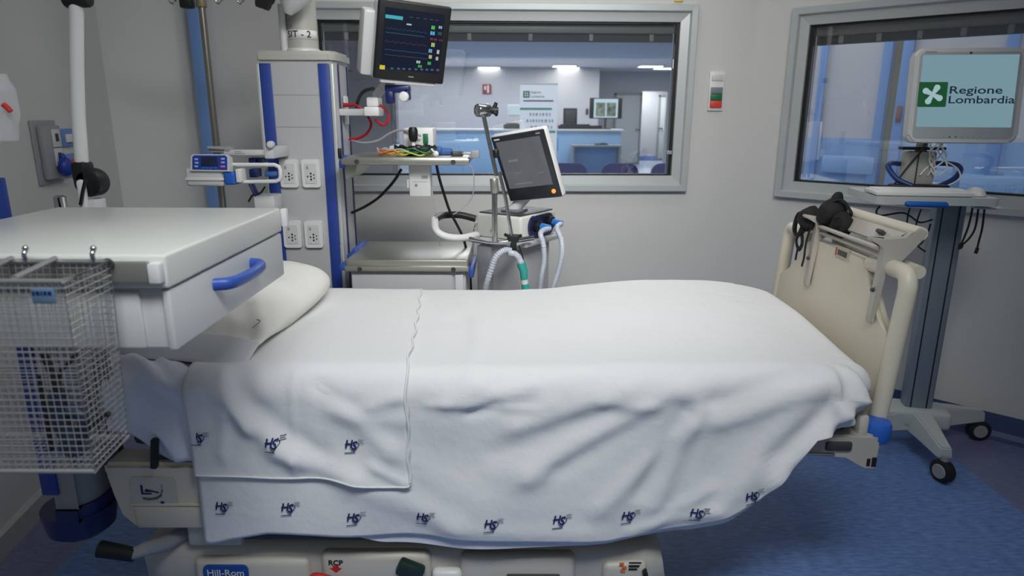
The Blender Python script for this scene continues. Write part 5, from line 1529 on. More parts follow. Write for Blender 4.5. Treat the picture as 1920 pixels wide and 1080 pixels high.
# screen
SM = frame_M((.0551, 2.85, 1.2816), (17.1, -8.69, -35.63)); sw_, shh = .2661, .2902
MB(SM).box((0, .022, 0), (sw_+.012, .04, shh+.012), bevel=.014, seg=3).build('screen_back', M_white, ven)
MB(SM).box((.002, .004, 0), (sw_, .012, shh), bevel=.005).build('screen_bezel', mat('bezel_dark', rgb(44, 46, 52), .35), ven)
M_vs = mat('dim_touch_screen', rgb(62, 64, 70), .14); scr_setup(M_vs, rgb(84, 86, 90), .8)
o = MB(); fs2 = lambda a, b, d=-.003: SM @ Vector((a, d, b)); flat_rect(o, fs2, -sw_*.42, sw_*.42, -shh*.30, shh*.42); vs_ = o.build('touch_screen', M_vs, ven, smooth=False)
M_faint = emit('faint_screen_marks', rgb(112, 114, 120), .9)
for (a, b, w2, h2_) in ((-.05, .035, .05, .010), (-.04, -.02, .04, .004), (-.03, -.068, .09, .006), (.07, -.03, .03, .004)):
    o = MB(); flat_rect(o, lambda p, q: fs2(p, q, -.0038), a-w2/2, a+w2/2, b-h2_/2, b+h2_/2); o.build('screen_mark', M_faint, vs_, smooth=False)
o = MB(); flat_rect(o, fs2, -sw_*.44, -sw_*.33, shh*.445, shh*.47); o.build('maker_mark', M_white, ven, smooth=False)
o = MB(); flat_rect(o, fs2, sw_*.36, sw_*.44, shh*.445, shh*.47); o.build('model_mark', M_grey, ven, smooth=False)
b1_ = MB(SM); b1_.cyl((sw_*.40, -.002, -shh*.40), (sw_*.40, -.007, -shh*.40), .009); b1_.build('knob_lamp', emit('orange_lamp', rgb(255, 150, 60), 1.6), ven)
MB().tube([SM @ Vector((-.02, .04, -.06)), SM @ Vector((-.02, .085, -.10)), vp(-.11, .1, vz1+.01)], .026, smooth=4).build('screen_neck', M_white2, ven)
# cart below: tray, column, base with casters, handle
MB(VM(vz0)).quadbox((-vw-.02, -.02, -.022), (.04, vd+.01, -.001), bevel=.008).build('cart_tray', M_white2, ven)
MB(VM(0)).quadbox((-vw+.005, .02, .14), (-.01, vd-.03, vz0-.02), bevel=.012).build('cart_column', M_panel, ven)
MB(VM(0)).quadbox((-vw-.0, -.0, .45), (-vw+.08, .04, vz0-.04), bevel=.01).build('cart_side_cover', M_grey, ven)
MB(VM(0)).quadbox((-vw+.085, .03, .62), (-.09, .052, vz0-.05), bevel=.01).build('cart_pocket', M_dark, ven)
for sx, sy in ((-1, -1), (1, -1), (-1, 1), (1, 1)):
    p = vp(-vw/2+sx*.2, vd/2+sy*.2, .075)
    lg = MB().tube([vp(-vw/2, vd/2, .13), p], lambda t: .035-.012*t, smooth=0).build('cart_leg', M_white2, ven)
    MB().lathe([(0, -.014), (.03, -.014), (.032, -.008), (.032, .008), (.03, .014), (0, .014)], (p.x, p.y, .0325), (1, 0, 0), 18).build('wheel', M_rubber, lg)
hd = [at(893, 440, Y=2.90), at(868, 446, Y=2.82), at(838, 444, Y=2.78), at(818, 432, Y=2.79), at(815, 412, Y=2.88), at(830, 404, Y=3.0), at(862, 403, Y=3.04), at(892, 410, Y=3.04)]
MB().tube(hd[:5], .019, n=12, smooth=6, flat=.8).build('handle_frame', M_white, ven)
MB().tube(hd[4:], .016, n=12, smooth=6).build('handle_grip', M_black, ven)
MB().tube([hd[0], vp(-vw, .03, vz0-.01)], .014).build('handle_mount', M_chrome, ven)
# support arm for the breathing tubes
sa = thing('tube_support_arm', 'jointed chrome support arm with black knobs rising beside the ventilator screen', 'support arm', at(928, 450, Y=2.74))
YA = 2.74
j0 = at(905, 209, Y=YA); j1 = at(931, 330, Y=YA); j2 = at(928, 452, Y=YA)
MB().tube([j0, j1], .0085, n=12).build('upper_rod', M_chrome, sa)
MB().tube([at(927, 340, Y=YA), j2], .0115, n=12).build('lower_rod', M_chrome, sa)
MB().tube([at(936, 322, Y=YA), at(948, 372, Y=YA), at(959, 440, Y=YA)], .0075, n=10).build('side_rod', M_chrome, sa)
MB().cyl(j0+Vector((-.022, -.02, .004)), j0+Vector((.025, .015, .004)), .026, bevel=.005, n=22).build('joint_drum', M_chrome, sa)
q = at(925, 207, Y=YA)
kn = MB(); kn.cyl(q+Vector((-.018, 0, 0)), q+Vector((.02, 0, 0)), .014, bevel=.004)
for an in (90, 215, 330): kn.tube([q, q+Vector((.012, -.03*math.cos(math.radians(an)), .03*math.sin(math.radians(an))))], lambda t: .010-.003*t)
kn.build('wing_knob', M_black, sa)
MB().cyl(at(929, 280, Y=YA), at(931, 296, Y=YA), .013, bevel=.004).build('collar', M_black, sa)
MB().cyl(at(926, 334, Y=YA), at(928, 362, Y=YA), .017, bevel=.005).build('clamp', M_steel, sa)
q = at(962, 446, Y=YA)
MB().box(q, (.05, .03, .028), bevel=.006).box(q+Vector((.002, 0, -.035)), (.026, .026, .06), bevel=.006).box(q+Vector((.004, 0, -.06)), (.05, .03, .02), bevel=.006).tube([q, q+Vector((.035, -.01, .012))], .007).tube([q, q+Vector((-.035, -.01, .016))], .007).build('lower_knob', M_black, sa)
MB().tube([at(880, 448, Y=YA+.02), at(925, 455, Y=YA), at(960, 452, Y=YA), at(1000, 446, Y=YA+.05)], .011, smooth=4).build('cross_rail', M_chrome, sa)
# hoses
def hosep(label, pts, r=.011, m=None):
    o = MB(); P = smooth_path(pts, 14); N = len(P)
    o.tube(P, lambda t: r*(1+.10*math.sin(t*N*2.2)), n=12)
    return tag(o.build('breathing_hose', m or M_hose), label, 'hose', 'breathing hoses of the ventilator')
c1 = VM(vz0) @ Vector((.08, .10, .052)); c2 = VM(vz0) @ Vector((.08, .20, .059))
hosep('pale breathing hose dropping from the left blue connector', [c1, at(1014, 436, Y=2.80), at(1019, 460, Y=2.78), at(1020, 490, Y=2.78), at(1015, 520, Y=2.78), at(1010, 560, Y=2.80), at(1000, 620, Y=2.84)])
hosep('outermost pale breathing hose curving from the right blue connector', [c2, at(1044, 428, Y=2.86), at(1052, 448, Y=2.82), at(1054, 475, Y=2.80), at(1047, 508, Y=2.80), at(1036, 545, Y=2.80), at(1020, 620, Y=2.84)])
hosep('pale breathing hose bending left below the lower black knob', [at(960, 470, Y=2.73), at(945, 470, Y=2.73), at(930, 482, Y=2.73), at(921, 505, Y=2.74), at(912, 535, Y=2.75), at(905, 580, Y=2.80)], .013)
hosep('pale breathing hose entering the teal connector from the left', [at(955, 474, Y=2.72), at(968, 478, Y=2.71), at(976, 490, Y=2.71), at(980, 500, Y=2.71)], .013)
tag(MB().tube([at(973, 460, Y=2.72), at(980, 480, Y=2.72), at(983, 497, Y=2.72)], .003).build('sensor_line', M_black), 'thin black sensor line beside the teal connector', 'tube')
tc_ = thing('hose_connector', 'teal hose connector with a white ring hanging at the far bed edge', 'connector', at(985, 545, Y=2.71))
MB().tube([at(977, 494, Y=2.71), at(982, 508, Y=2.71), at(983, 524, Y=2.71)], lambda t: .020-.005*t, n=14).build('cone', M_teal, tc_)
MB().tube([at(983, 524, Y=2.71), at(984, 532, Y=2.71)], .0155, n=14).build('ring', M_white, tc_)
MB().tube([at(984, 532, Y=2.71), at(986, 542, Y=2.71), at(990, 556, Y=2.71)], lambda t: .015+.006*t, n=14).build('lower_cone', M_teal, tc_)

# ================================================================== LEFT SUPPLY COLUMN, CABINET, BASKET
ly = 1.79; xa = at(34, 655, Y=1.67).x; xrr = at(186, 905, Y=1.74).x; lx = (xa+xrr)/2
lc = thing('supply_column', 'nearer supply column at the left edge behind the wire basket with a dark blue bumper', 'supply column', (lx, ly, .3))
hw_ = (xrr-xa)/2
zb = at(130, 945, Y=1.70).z
lcb = MB(); lcb.prism(rrect(2*hw_, .24, .085, 8), ((lx, ly, zb), EX, EY, EZ), 1.215-zb); lcb.build('body', mat('left_column_grey', rgb(150, 150, 150), .5), lc)
xb = at(62, 655, Y=1.67).x
MB().quadbox((xa-.006, ly-.127, zb+.05), (xb, ly-.03, 1.21), bevel=.002).build('blue_stripe', M_blue, lc)
bpr = MB(); bpr.prism(rrect(2*hw_+.016, .256, .092, 8), ((lx, ly, zb-.038), EX, EY, EZ), .04); bpr.build('bumper_band', M_navy, lc)
MB().lathe([(0, -.085), (.07, -.085), (.088, -.07), (.098, -.01), (.098, .0), (0, .0)], (lx-.03, ly-.03, zb-.034), n=40).build('blue_bumper', M_navy, lc)
px0 = at(11, 350, Y=1.70).x; pzt = at(5, 333, Y=1.70).z
MB().quadbox((px0-.06, 1.69, 1.02), (px0, 1.705, pzt), bevel=.003).build('side_post', M_blue, lc)
MB().quadbox((px0-.12, 1.71, .9), (lx, 1.85, 1.10), bevel=.01).build('cross_arm', M_grey, lc)
MB().cyl((px0-.40, 1.74, 1.02), (px0-.40, 1.74, ZC), .06, n=28).build('ceiling_tube', M_cap, lc)
MB().quadbox((px0-.42, 1.71, 1.02), (px0-.11, 1.77, 1.12), bevel=.01).build('tube_arm', M_grey, lc)
# equipment cabinet with a drawer
cY0, cY1 = 1.15, 1.755
pR = at(308, 480, Y=cY0); cz1 = 1.266
cX1 = -.607; cX0 = -1.19
czb = at(313, 657, Y=cY0).z
cabt = at(308, 478, Y=cY0).z
cz1 = cabt
tslab = .062
cab = thing('drawer_cabinet', 'white wall-side cabinet with a blue bow handle above the head of the bed', 'cabinet', ((cX0+cX1)/2, (cY0+cY1)/2, czb))
MB().quadbox((cX0, cY0, cz1-tslab), (cX1, cY1, cz1), bevel=.006, seg=3).build('top_slab', M_offw, cab)
MB().quadbox((cX0+.01, cY0+.012, czb), (cX1-.018, cY1-.006, cz1-tslab-.001), bevel=.004).build('carcass', M_white2, cab)
MB().quadbox((cX1-.018, cY0+.006, czb-.002), (cX1-.002, cY1-.004, cz1-tslab-.004), bevel=.004).build('drawer_front', M_white2, cab)
MB().quadbox((cX0+.02, cY0+.005, czb+.002), (cX1-.058, cY0+.013, cz1-tslab-.006), bevel=.003).build('side_panel', M_white2, cab)
# steel edge rail on the near side, with white end clips
xr_e = at(283, 495, Y=cY0).x
MB().quadbox((cX0, cY0-.016, cz1-.047), (xr_e, cY0-.002, cz1-.010), bevel=.003).build('near_rail', M_steel, cab)
MB().quadbox((xr_e, cY0-.017, cz1-.049), (xr_e+.022, cY0+.002, cz1-.012), bevel=.004).build('rail_end_clip', M_white, cab)
ea = at(519, 378, Y=cY1)
MB().quadbox((cX1-.002, cY1-.001, cz1-.050), (cX1+.014, cY1+.016, cz1-.003), bevel=.003).build('rail_end_clip', M_white, cab)
MB().quadbox((cX0, cY1, cz1-.045), (cX1, cY1+.012, cz1-.012), bevel=.003).build('far_rail', M_steel, cab)
# handle
h0, h1 = at(403, 530, X=cX1), at(473, 497, X=cX1)
hy0, hy1 = h0.y, h1.y; hz_ = (h0.z+h1.z)/2
MB().tube([(cX1-.004, hy0, hz_), (cX1+.022, hy0+.01, hz_), (cX1+.034, hy0+.04, hz_), (cX1+.038, (hy0+hy1)/2, hz_), (cX1+.034, hy1-.04, hz_), (cX1+.022, hy1-.01, hz_), (cX1-.004, hy1, hz_)], .0105, n=14, smooth=6, flat=1.25).build('bow_handle', M_blue3, cab)
MB().quadbox((lx-.02, cY1-.09, czb+.02), (lx+.08, cY1-.02, czb+.08), bevel=.006).build('column_bracket', M_grey, cab)
# wire basket hung on the near rail
bk = thing('wire_basket', 'wire mesh basket hooked on the near rail of the white cabinet', 'basket', (-.8, 1.06, .87))
bY1 = cY0-.022; bY0 = bY1-.125
bz1 = at(120, 490, Y=bY1).z
rx1t = at(190, 490, Y=bY1).x
ft = at(108, 519, Y=bY0)
bzf = ft.z; fx1 = at(115, 519, Y=bY0).x
blow = at(178, 884, Y=bY0); bbk = at(243, 832, Y=bY1)
zlo = blow.z; fx1b = blow.x; bx1b = bbk.x
XL = -1.02
# corners: front-right top, front-right bottom, back-right top, back-right bottom
FT, FB = Vector((fx1, bY0, bz1-.004)), Vector((fx1b, bY0, zlo))
BT, BB = Vector((rx1t+.015, bY1, bz1)), Vector((bx1b, bY1, zlo+.0))
FLt, FLb = Vector((XL, bY0, bz1-.004)), Vector((XL, bY0, zlo)); BLt, BLb = Vector((XL, bY1, bz1)), Vector((XL, bY1, zlo))
rim = MB(); rim.tube([FLt, FT, BT, BLt], .0042, n=8, closed=True); rim.build('top_rim', M_wire, bk)
rim = MB(); rim.tube([FLb, FB, BB, BLb], .0040, n=8, closed=True); rim.build('bottom_rim', M_wire, bk)
def mesh_face(a, b, c, d, nx, ny, name):
    """a top-left, b top-right, c bottom-right, d bottom-left"""
    m = MB(); r = .00085
    for i in range(nx+1):
        t = i/nx; p, q = a.lerp(b, t), d.lerp(c, t); m.tube([p, q], r, n=4, cap=False)
    for j in range(1, ny):
        t = j/ny; p, q = a.lerp(d, t), b.lerp(c, t); m.tube([p, q], r, n=4, cap=False)
    m.build(name, M_wire, bk)
cell = .0115
H_ = FT.z-FB.z; ny = int(H_/cell)
mesh_face(FLt, FT, FB, FLb, int((FT.x-XL)/cell), ny, 'front_mesh')
mesh_face(FT, BT, BB, FB, int((bY1-bY0)/cell), ny, 'side_mesh')
mesh_face(BLt, BT, BB, BLb, int((BT.x-XL)/cell), ny, 'back_mesh')
mesh_face(BLt, FLt, FLb, BLb, int((bY1-bY0)/cell), ny, 'side_mesh')
mesh_face(FLb, FB, BB, BLb, int((FT.x-XL)/cell), int((bY1-bY0)/cell), 'base_mesh')
for u in (104, 22):
    p = at(u, 488, Y=bY1); q = at(u-78, 518, Y=bY0)
    MB().tube([(p.x, bY1, bz1+.005), (q.x, bY0, bz1+.001)], .0048, n=8).build('cross_wire', M_wire, bk)
for u in (42, 170):
    p = at(u, 478, Y=cY0-.03)
    hk = MB(); hk.tube([(p.x, bY1, bz1), (p.x, bY1-.004, bz1+.012), (p.x, bY1+.002, bz1+.019)], .0042, smooth=4); hk.sphere((p.x, bY1+.002, bz1+.022), .0055); hk.build('hook', M_chrome, bk)
p = at(203, 495, Y=cY0-.018)
rg = MB(); rg.lathe([(.006, 0), (.0105, 0), (.0105, .006), (.006, .006), (.006, 0)], (p.x, cY0-.024, p.z), (0, 1, 0), 20); rg.build('rail_eyelet', M_dark, cab)
# small blue-grey label on the mesh
p = at(84, 553, Y=bY0)
bl = MB().box((p.x, bY0-.003, p.z), (.036, .003, .022), bevel=.001).build('basket_label', mat('basket_label_blue', rgb(96, 128, 158), .5), bk)
o = MB(); fnq = plane_fn((p.x-.002, bY0-.0048, p.z+.003), EX, EZ)
x = -.014
for wv in (.004, .006, .003, .005, .006): flat_rect(o, fnq, x, x+wv, -.003, .004); x += wv+.0015
o.build('label_marks', M_navy, bl, smooth=False)
# dark leads lying in the basket
def inb(u, v, f=.5): return at(u, v, Y=bY0+(bY1-bY0)*f)
cb = thing('cable_bundle', 'bundle of dark blue and black leads lying in the wire basket', 'cables', inb(110, 870))
MB().tube([inb(82, 662), inb(94, 690), inb(105, 715), inb(112, 760), inb(118, 800), inb(135, 850)], lambda t: .006+.006*t, smooth=5).build('black_lead', M_black, cb)
MB().tube([inb(143, 664), inb(128, 682), inb(114, 697), inb(110, 730)], .0035, smooth=5).build('black_lead', M_black, cb)
MB().tube([inb(74, 704), inb(80, 735), inb(88, 770), inb(92, 810), inb(100, 860)], .005, smooth=5).build('black_lead', M_black, cb)
MB().tube([inb(110, 735), inb(112, 770), inb(120, 800), inb(140, 835), inb(150, 868)], .016, smooth=5).build('dark_blue_lead', mat('lead_dark_blue', rgb(26, 42, 66), .5), cb)
MB().tube([inb(128, 770), inb(150, 776), inb(160, 790), inb(150, 820), inb(120, 840)], .012, smooth=5).build('dark_blue_lead', mat('lead_dark_blue', rgb(26, 42, 66), .5), cb)
MB().tube([inb(205, 775), inb(190, 786), inb(172, 798), inb(150, 812), inb(140, 822)], .005, smooth=5).build('black_lead', M_black, cb)
MB().tube([inb(90, 865), inb(115, 850), inb(140, 856), inb(155, 872)], .011, smooth=5).build('slate_lead', mat('lead_slate', rgb(70, 88, 110), .5), cb)
# white articulated arm with a black joint
YT = 2.0
wa = thing('jointed_arm', 'white tubular arm with big black joints rising behind the white cabinet', 'arm', at(165, 380, Y=YT))
t0, t1 = at(143, 10, Y=YT), at(154, 310, Y=YT)
MB().tube([t0+Vector((-.01, 0, .5)), t0, at(144, 120, Y=YT), at(147, 220, Y=YT), t1], .0185, n=16).build('tube', M_white, wa)
q = at(172, 342, Y=YT)
MB().cyl((q.x, YT-.025, q.z), (q.x, YT+.03, q.z), .041, bevel=.008, n=30).box((at(156, 322, Y=YT).x, YT, at(156, 322, Y=YT).z), (.045, .05, .06), bevel=.01).build('black_joint', M_black, wa)
a, b = at(147, 336, Y=YT-.03), at(170, 392, Y=YT-.03)
MB().quadbox((a.x, YT-.05, b.z-.06), (b.x, YT-.026, a.z), bevel=.010).build('white_fork', M_white, wa)
MB().tube([at(160, 338, Y=YT-.055), at(155, 360, Y=YT-.055), at(151, 384, Y=YT-.055)], .005).build('black_lever', M_black, wa)
a, b = at(172, 372, Y=YT), at(190, 384, Y=YT)
MB().quadbox((a.x, YT-.03, b.z-.08), (b.x, YT+.03, a.z), bevel=.006).build('joint_base', M_white2, wa)
MB().quadbox((lx+.02, ly+.11, b.z-.13), (b.x, YT+.03, b.z-.06), bevel=.008).build('mounting_arm', M_white2, wa)
q = at(142, 2, Y=YT)
MB().cyl((q.x-.03, YT, q.z+.005), (q.x+.04, YT, q.z+.010), .026, bevel=.008).build('upper_joint', M_black, wa)
p = at(112, 372, Y=1.90)
tag(MB().lathe([(0, -.12), (.016, -.12), (.016, .0), (.017, .004), (.012, .008), (0, .008)], (p.x, 1.90, p.z), n=20).box((p.x-.02, 1.88, p.z-.10), (.10, .04, .03), bevel=.005).build('rail_peg', M_chrome), 'short chrome peg behind the far edge of the white cabinet', 'peg')
# clear bag hung at the left edge
bg_m = bpy.data.materials.new('clear_plastic'); bg_m.use_nodes = True
nt = bg_m.node_tree; nt.nodes.clear(); oo = nt.nodes.new('ShaderNodeOutputMaterial'); t1_ = nt.nodes.new('ShaderNodeBsdfTransparent'); g1 = nt.nodes.new('ShaderNodeBsdfPrincipled')
g1.inputs['Base Color'].default_value = rgb(225, 225, 228); g1.inputs['Roughness'].default_value = .25
mm = nt.nodes.new('ShaderNodeMixShader'); mm.inputs[0].default_value = .30
nt.links.new(t1_.outputs[0], mm.inputs[1]); nt.links.new(g1.outputs[0], mm.inputs[2]); nt.links.new(mm.outputs[0], oo.inputs[0])
YG = 1.60
pb0 = thing('plastic_bag', 'clear plastic bag with a red mark hanging at the left edge of the room', 'bag', at(5, 262, Y=YG))
m = MB()
def bagfn(i, j):
    th = i*2*math.pi; v = 138+126*j; wd = .045*(.35+.65*sstep(0, .35, j))*(1-.12*j)
    c = at(-5+6*j, v, Y=YG)
    r = 1+.12*noise.noise(Vector((math.cos(th)*2, math.sin(th)*2, j*4)))
    return (c.x+wd*math.cos(th)*r, YG+.025*math.sin(th)*r, c.z)
m.grid(bagfn, 30, 16, closed_u=True); m.build('film', bg_m, pb0, angle=180)
m = MB(); m.tube([at(6, 196, Y=YG-.03), at(14, 202, Y=YG-.03), at(20, 209, Y=YG-.03)], .006); m.build('red_mark', M_redprint, pb0)
a = at(-6, 140, Y=YG); MB().tube([a, a+Vector((-.01, .0, .04)), (a.x-.15, 1.66, a.z+.07), (px0-.38, 1.69, a.z+.07)], .004).build('hanger', M_chrome, pb0)

# wall outlet box and switches on the left wall
s0, z0 = wl.px(105, 342); s1, z1 = wl.px(54, 226); s2, z2 = wl.px(104, 226)
ob = thing('outlet_box', 'grey wall outlet box with two sockets low on the left wall', 'socket box', wl.p(s0, z0))
sa_, sb_ = min(s1, s0), max(s1, s0); za, zb_ = z0, z1
zm_ = (za+zb_)/2
m = MB(wl.M(0, 0)); m.quadbox((s1-.01, 0, za), (s2-.03, .012, zb_), bevel=.004); m.build('back_plate', M_grey, ob)
m = MB(wl.M(0, 0)); m.quadbox((s1+.012, .012, za+.02), (s2-.055, .040, zb_-.02), bevel=.008); m.build('box', M_grey, ob)
for vv in (.72, .42):
    z = za+(zb_-za)*vv; sm_ = (s1+s2)/2-.005
    m = MB(wl.M(0, 0)); m.quadbox((sm_-.032, .040, z-.035), (sm_+.032, .045, z+.035), bevel=.004); f_ = m.build('socket_face', M_white2, ob)
    m = MB(wl.M(0, 0)); m.quadbox((sm_-.012, .045, z-.012), (sm_+.012, .047, z+.018), bevel=.001); m.build('socket_holes', M_dark, f_)
sm_, z = wl.px(91, 313)
plg = MB(wl.M(sm_, z)); plg.sphere((0, .065, 0), .036, (1, .7, 1.1)); plg.cyl((0, .042, 0), (0, .075, 0), .02); plg.sphere((0, .06, .035), .012, (1, 1, 1.6))
tag(plg.build('blue_plug', mat('plug_blue', rgb(20, 56, 150), .4)), 'round royal blue plug sitting in the left wall outlet box', 'plug')
def frame_switch(u0, v0, u1, v1, inner, label, nm):
    a, za_ = wl.px(u0, v0); b, zb2_ = wl.px(u1, v1)
    t = thing(nm, label, 'switch', wl.p((a+b)/2, zb2_))
    MB(wl.M(0, 0)).quadbox((a, 0, zb2_), (b, .012, za_), bevel=.004).build('blue_frame', mat('frame_blue', rgb(110, 140, 200), .5), t)
    MB(wl.M(0, 0)).quadbox((a+.025, .012, zb2_+.018), (b-.01, .020, za_-.022), bevel=.003).build('rocker', inner, t)
frame_switch(108, 242, 143, 273, M_white, 'white rocker switch in a pale blue frame on the left wall', 'wall_switch')
frame_switch(112, 290, 150, 327, M_red2, 'red rocker switch in a pale blue frame under the white one', 'wall_switch')

# wall switch between the windows
WM = wb
s, z = wb.px(1342, 171); s_, zt_2 = wb.px(1342, 134); _, zb3 = wb.px(1341, 208)
wsx = thing('wall_control', 'narrow white wall control with green and red keys between the two windows', 'wall switch', wb.p(s, zb3))
hw2 = (wb.px(1356, 171)[0]-wb.px(1328, 171)[0])/2
MB(wb.M(s, 0)).quadbox((-hw2, 0, zb3), (hw2, .014, zt_2), bevel=.005).build('plate', M_white, wsx)
H2 = zt_2-zb3
for (f0, f1, m, nm, dd) in ((.76, .92, M_white2, 'blank_key', .020), (.44, .60, M_greybtn, 'grey_key', .022), (.27, .43, M_green, 'green_key', .022), (.08, .26, M_red2, 'red_key', .024)):
    MB(wb.M(s, 0)).quadbox((-hw2*.78, .012, zb3+H2*f0), (hw2*.78, dd, zb3+H2*f1), bevel=.003).build(nm, m, wsx)
s, z = wb.px(1272, 2)
tag(MB(wb.M(s, z)).box((0, .006, .012), (.046, .012, .032), bevel=.003).box((0, .013, .012), (.03, .004, .012), bevel=.001).build('yellow_tag', M_yellow), 'small yellow tag on the wall above the large back window', 'tag')

# ================================================================== COMPUTER CART
KX, KY = 1.86, 2.86
ct_ = thing('computer_cart', 'grey computer cart on casters with a keyboard tray and blue front grip', 'cart', (KX, KY, 0))
hub = MB(); hub.box((KX-.02, KY, .165), (.30, .15, .085), rot=Euler((0, 0, math.radians(-14))), bevel=.02, seg=3); hub.build('base_hub', M_trolleyw, ct_)
for (wx, wy) in ((1.815, 2.545), (2.22, 2.925), (2.02, 3.10), (1.53, 2.80)):
    d = Vector((wx-KX, wy-KY, 0)); L = d.length; d.normalize()
    st = Vector((KX, KY, .155))+d*.05
    lg = MB(); n = Vector((-d.y, d.x, 0))
    sec = [(st, .055, .05), (Vector((KX, KY, 0))+d*(L*.55)+Vector((0, 0, .145)), .042, .04), (Vector((wx, wy, .128)), .030, .025)]
    rows_ = []
    for p, a, b in sec: rows_.append([lg.bm.verts.new(p+n*a+Vector((0, 0, -b))), lg.bm.verts.new(p+n*a*.75+Vector((0, 0, b))), lg.bm.verts.new(p-n*a*.75+Vector((0, 0, b))), lg.bm.verts.new(p-n*a+Vector((0, 0, -b)))])
    for r1_, r2_ in zip(rows_, rows_[1:]):
        for k in range(4): lg.bm.faces.new((r1_[k], r1_[(k+1) % 4], r2_[(k+1) % 4], r2_[k]))
    lg.bm.faces.new(rows_[0]); lg.bm.faces.new(list(reversed(rows_[-1])))
    bmesh.ops.bevel(lg.bm, geom=list(lg.bm.edges), offset=.007, segments=2, affect='EDGES')
    leg_o = lg.build('leg', M_trolleyw, ct_)
    ax = Vector((.95, .3, 0)) if wx < 2.1 else Vector((-.15, -1, 0))
    ax.normalize(); r = .05
    w_ = MB(); w_.lathe([(0, -.020), (r*.75, -.022), (r, -.014), (r, .014), (r*.75, .022), (0, .020)], (wx, wy, r), ax, 26)
    cs2 = w_.build('caster', M_rubber, leg_o) if False else w_.build('caster', M_rubber, ct_)
    MB().lathe([(0, -.026), (r*.58, -.026), (r*.64, -.021), (r*.64, .021), (r*.58, .026), (0, .026)], (wx, wy, r), ax, 22).build('caster_hub', M_hubgrey, cs2)
    fk = MB(); fk.tube([Vector((wx, wy, .104)), Vector((wx, wy, .12))], .016); fk.box((wx, wy, .088), (.03, .03, .036), rot=Euler((0, 0, math.atan2(ax.y, ax.x))), bevel=.008)
    fk.build('caster_fork', M_hubgrey, cs2)
ztr = 1.185
c_ = MB(); c_.box((KX, KY, (.20+ztr-.02)/2), (.115, .075, ztr-.22), rot=Euler((0, 0, math.radians(-12))), bevel=.012, seg=3); c_.build('column', M_trolley, ct_)
CM = Matrix.Translation((KX, KY, 0)) @ Matrix.Rotation(math.radians(-12), 4, 'Z')
for x in (-.035, .030):
    MB(CM).quadbox((x-.0025, -.0395, .21), (x+.0025, -.0365, ztr-.03)).build('column_groove', M_black, ct_, smooth=False)
# tray
tf0, tf1 = at(1648, 372, Y=2.62), at(1872, 394, Y=2.58)
TM = Matrix.Translation(((tf0.x+tf1.x)/2, (tf0.y+tf1.y)/2, ztr)) @ Matrix.Rotation(math.radians(-8), 4, 'Z')
tw2 = (tf1-tf0).length
tray = MB(TM); tray.prism([(x, y) for x, y in rrect(tw2, .36, .03)], ((0, .18, -.026), EX, EY, EZ), .03); tray.build('tray', M_trolleyw, ct_)
MB(TM).box((-.045, -.004, -.022), (.155, .03, .022), bevel=.010, seg=3).build('front_grip', M_cart_blue, ct_)
MB(TM).box((tw2/2+.0, .12, -.04), (.10, .14, .008), rot=Euler((0, 0, -.2)), bevel=.003).build('mouse_pad_slide', M_trolleyw, ct_)
MB(TM).box((.0, .20, -.03), (.2, .14, .03), bevel=.008).build('tray_mount', M_trolley, ct_)
# screen post on the tray
UM = TM @ Matrix.Translation((.02, .27, 0))
zu = 1.352-ztr
up = MB(UM); up.quadbox((-.055, -.035, .004), (.055, .05, zu), bevel=.010); up.build('screen_post', M_cap, ct_)
MB(UM).quadbox((-.022, -.04, .01), (-.018, -.033, zu-.01)).build('post_seam', M_dark, ct_, smooth=False)
MB(UM).box((.0, -.01, zu+.012), (.17, .05, .012), bevel=.004).build('tilt_plate', M_black, ct_)
MB(UM).tube([(0, 0, zu), (0, -.012, zu+.06)], .022).build('tilt_neck', M_grey, ct_)
bl_ = [(-.05, .05, .11), (-.10, .02, .115), (-.125, -.02, .10), (-.10, -.06, .055), (-.05, -.09, .03), (.05, -.07, .022), (.13, -.04, .06), (.165, -.0, .10), (.13, .03, .115), (.05, .05, .112)]
MB(UM).tube([bl_[k] for k in range(5)], .011, smooth=5).build('blue_loop', mat('loop_blue', rgb(20, 52, 116), .4), ct_)
MB(UM).tube([bl_[k] for k in range(5, 10)], .011, smooth=5).build('blue_loop', mat('loop_blue', rgb(20, 52, 116), .4), ct_)
# all-in-one computer
PC = frame_M((1.765, 2.72, 1.572), (-7, 0, -9.2)); pw_, ph_ = .396, .358
pc_o = thing('medical_computer', 'pale grey all-in-one computer showing the green emblem and regional lettering', 'computer', (1.765, 2.72, 1.40))
m = MB(PC); m.prism(rrect(pw_, ph_, .03, 7), ((0, 0, 0), EX, EZ, EY), .05)
bmesh.ops.bevel(m.bm, geom=[e for e in m.bm.edges if abs(e.verts[0].co.y-e.verts[1].co.y) < .03], offset=.007, segments=3, affect='EDGES')
m.build('housing', M_white2, pc_o, angle=50)
m = MB(PC); m.prism(rrect(pw_-.034, ph_-.03, .02, 6), ((0, -.0015, 0), EX, EZ, EY), .004); m.build('front_plate', mat('pc_front_grey', rgb(170, 176, 178), .4), pc_o)
def pcb(u, v):
    tl, tr_, br_, bl2 = Vector((1718, 93)), Vector((1925, 84)), Vector((1906, 272)), Vector((1698, 264))
    s = t = .5
    for _ in range(12):
        p = (tl*(1-s)+tr_*s)*(1-t)+(bl2*(1-s)+br_*s)*t
        ds = (tr_-tl)*(1-t)+(br_-bl2)*t; dt = (bl2-tl)*(1-s)+(br_-tr_)*s
        r = Vector((u, v))-p; det = ds.x*dt.y-ds.y*dt.x
        s += (r.x*dt.y-r.y*dt.x)/det; t += (ds.x*r.y-ds.y*r.x)/det
    return (s-.5)*pw_, (.5-t)*ph_
fpc = lambda a, b, d=-.003: PC @ Vector((a, d, b))
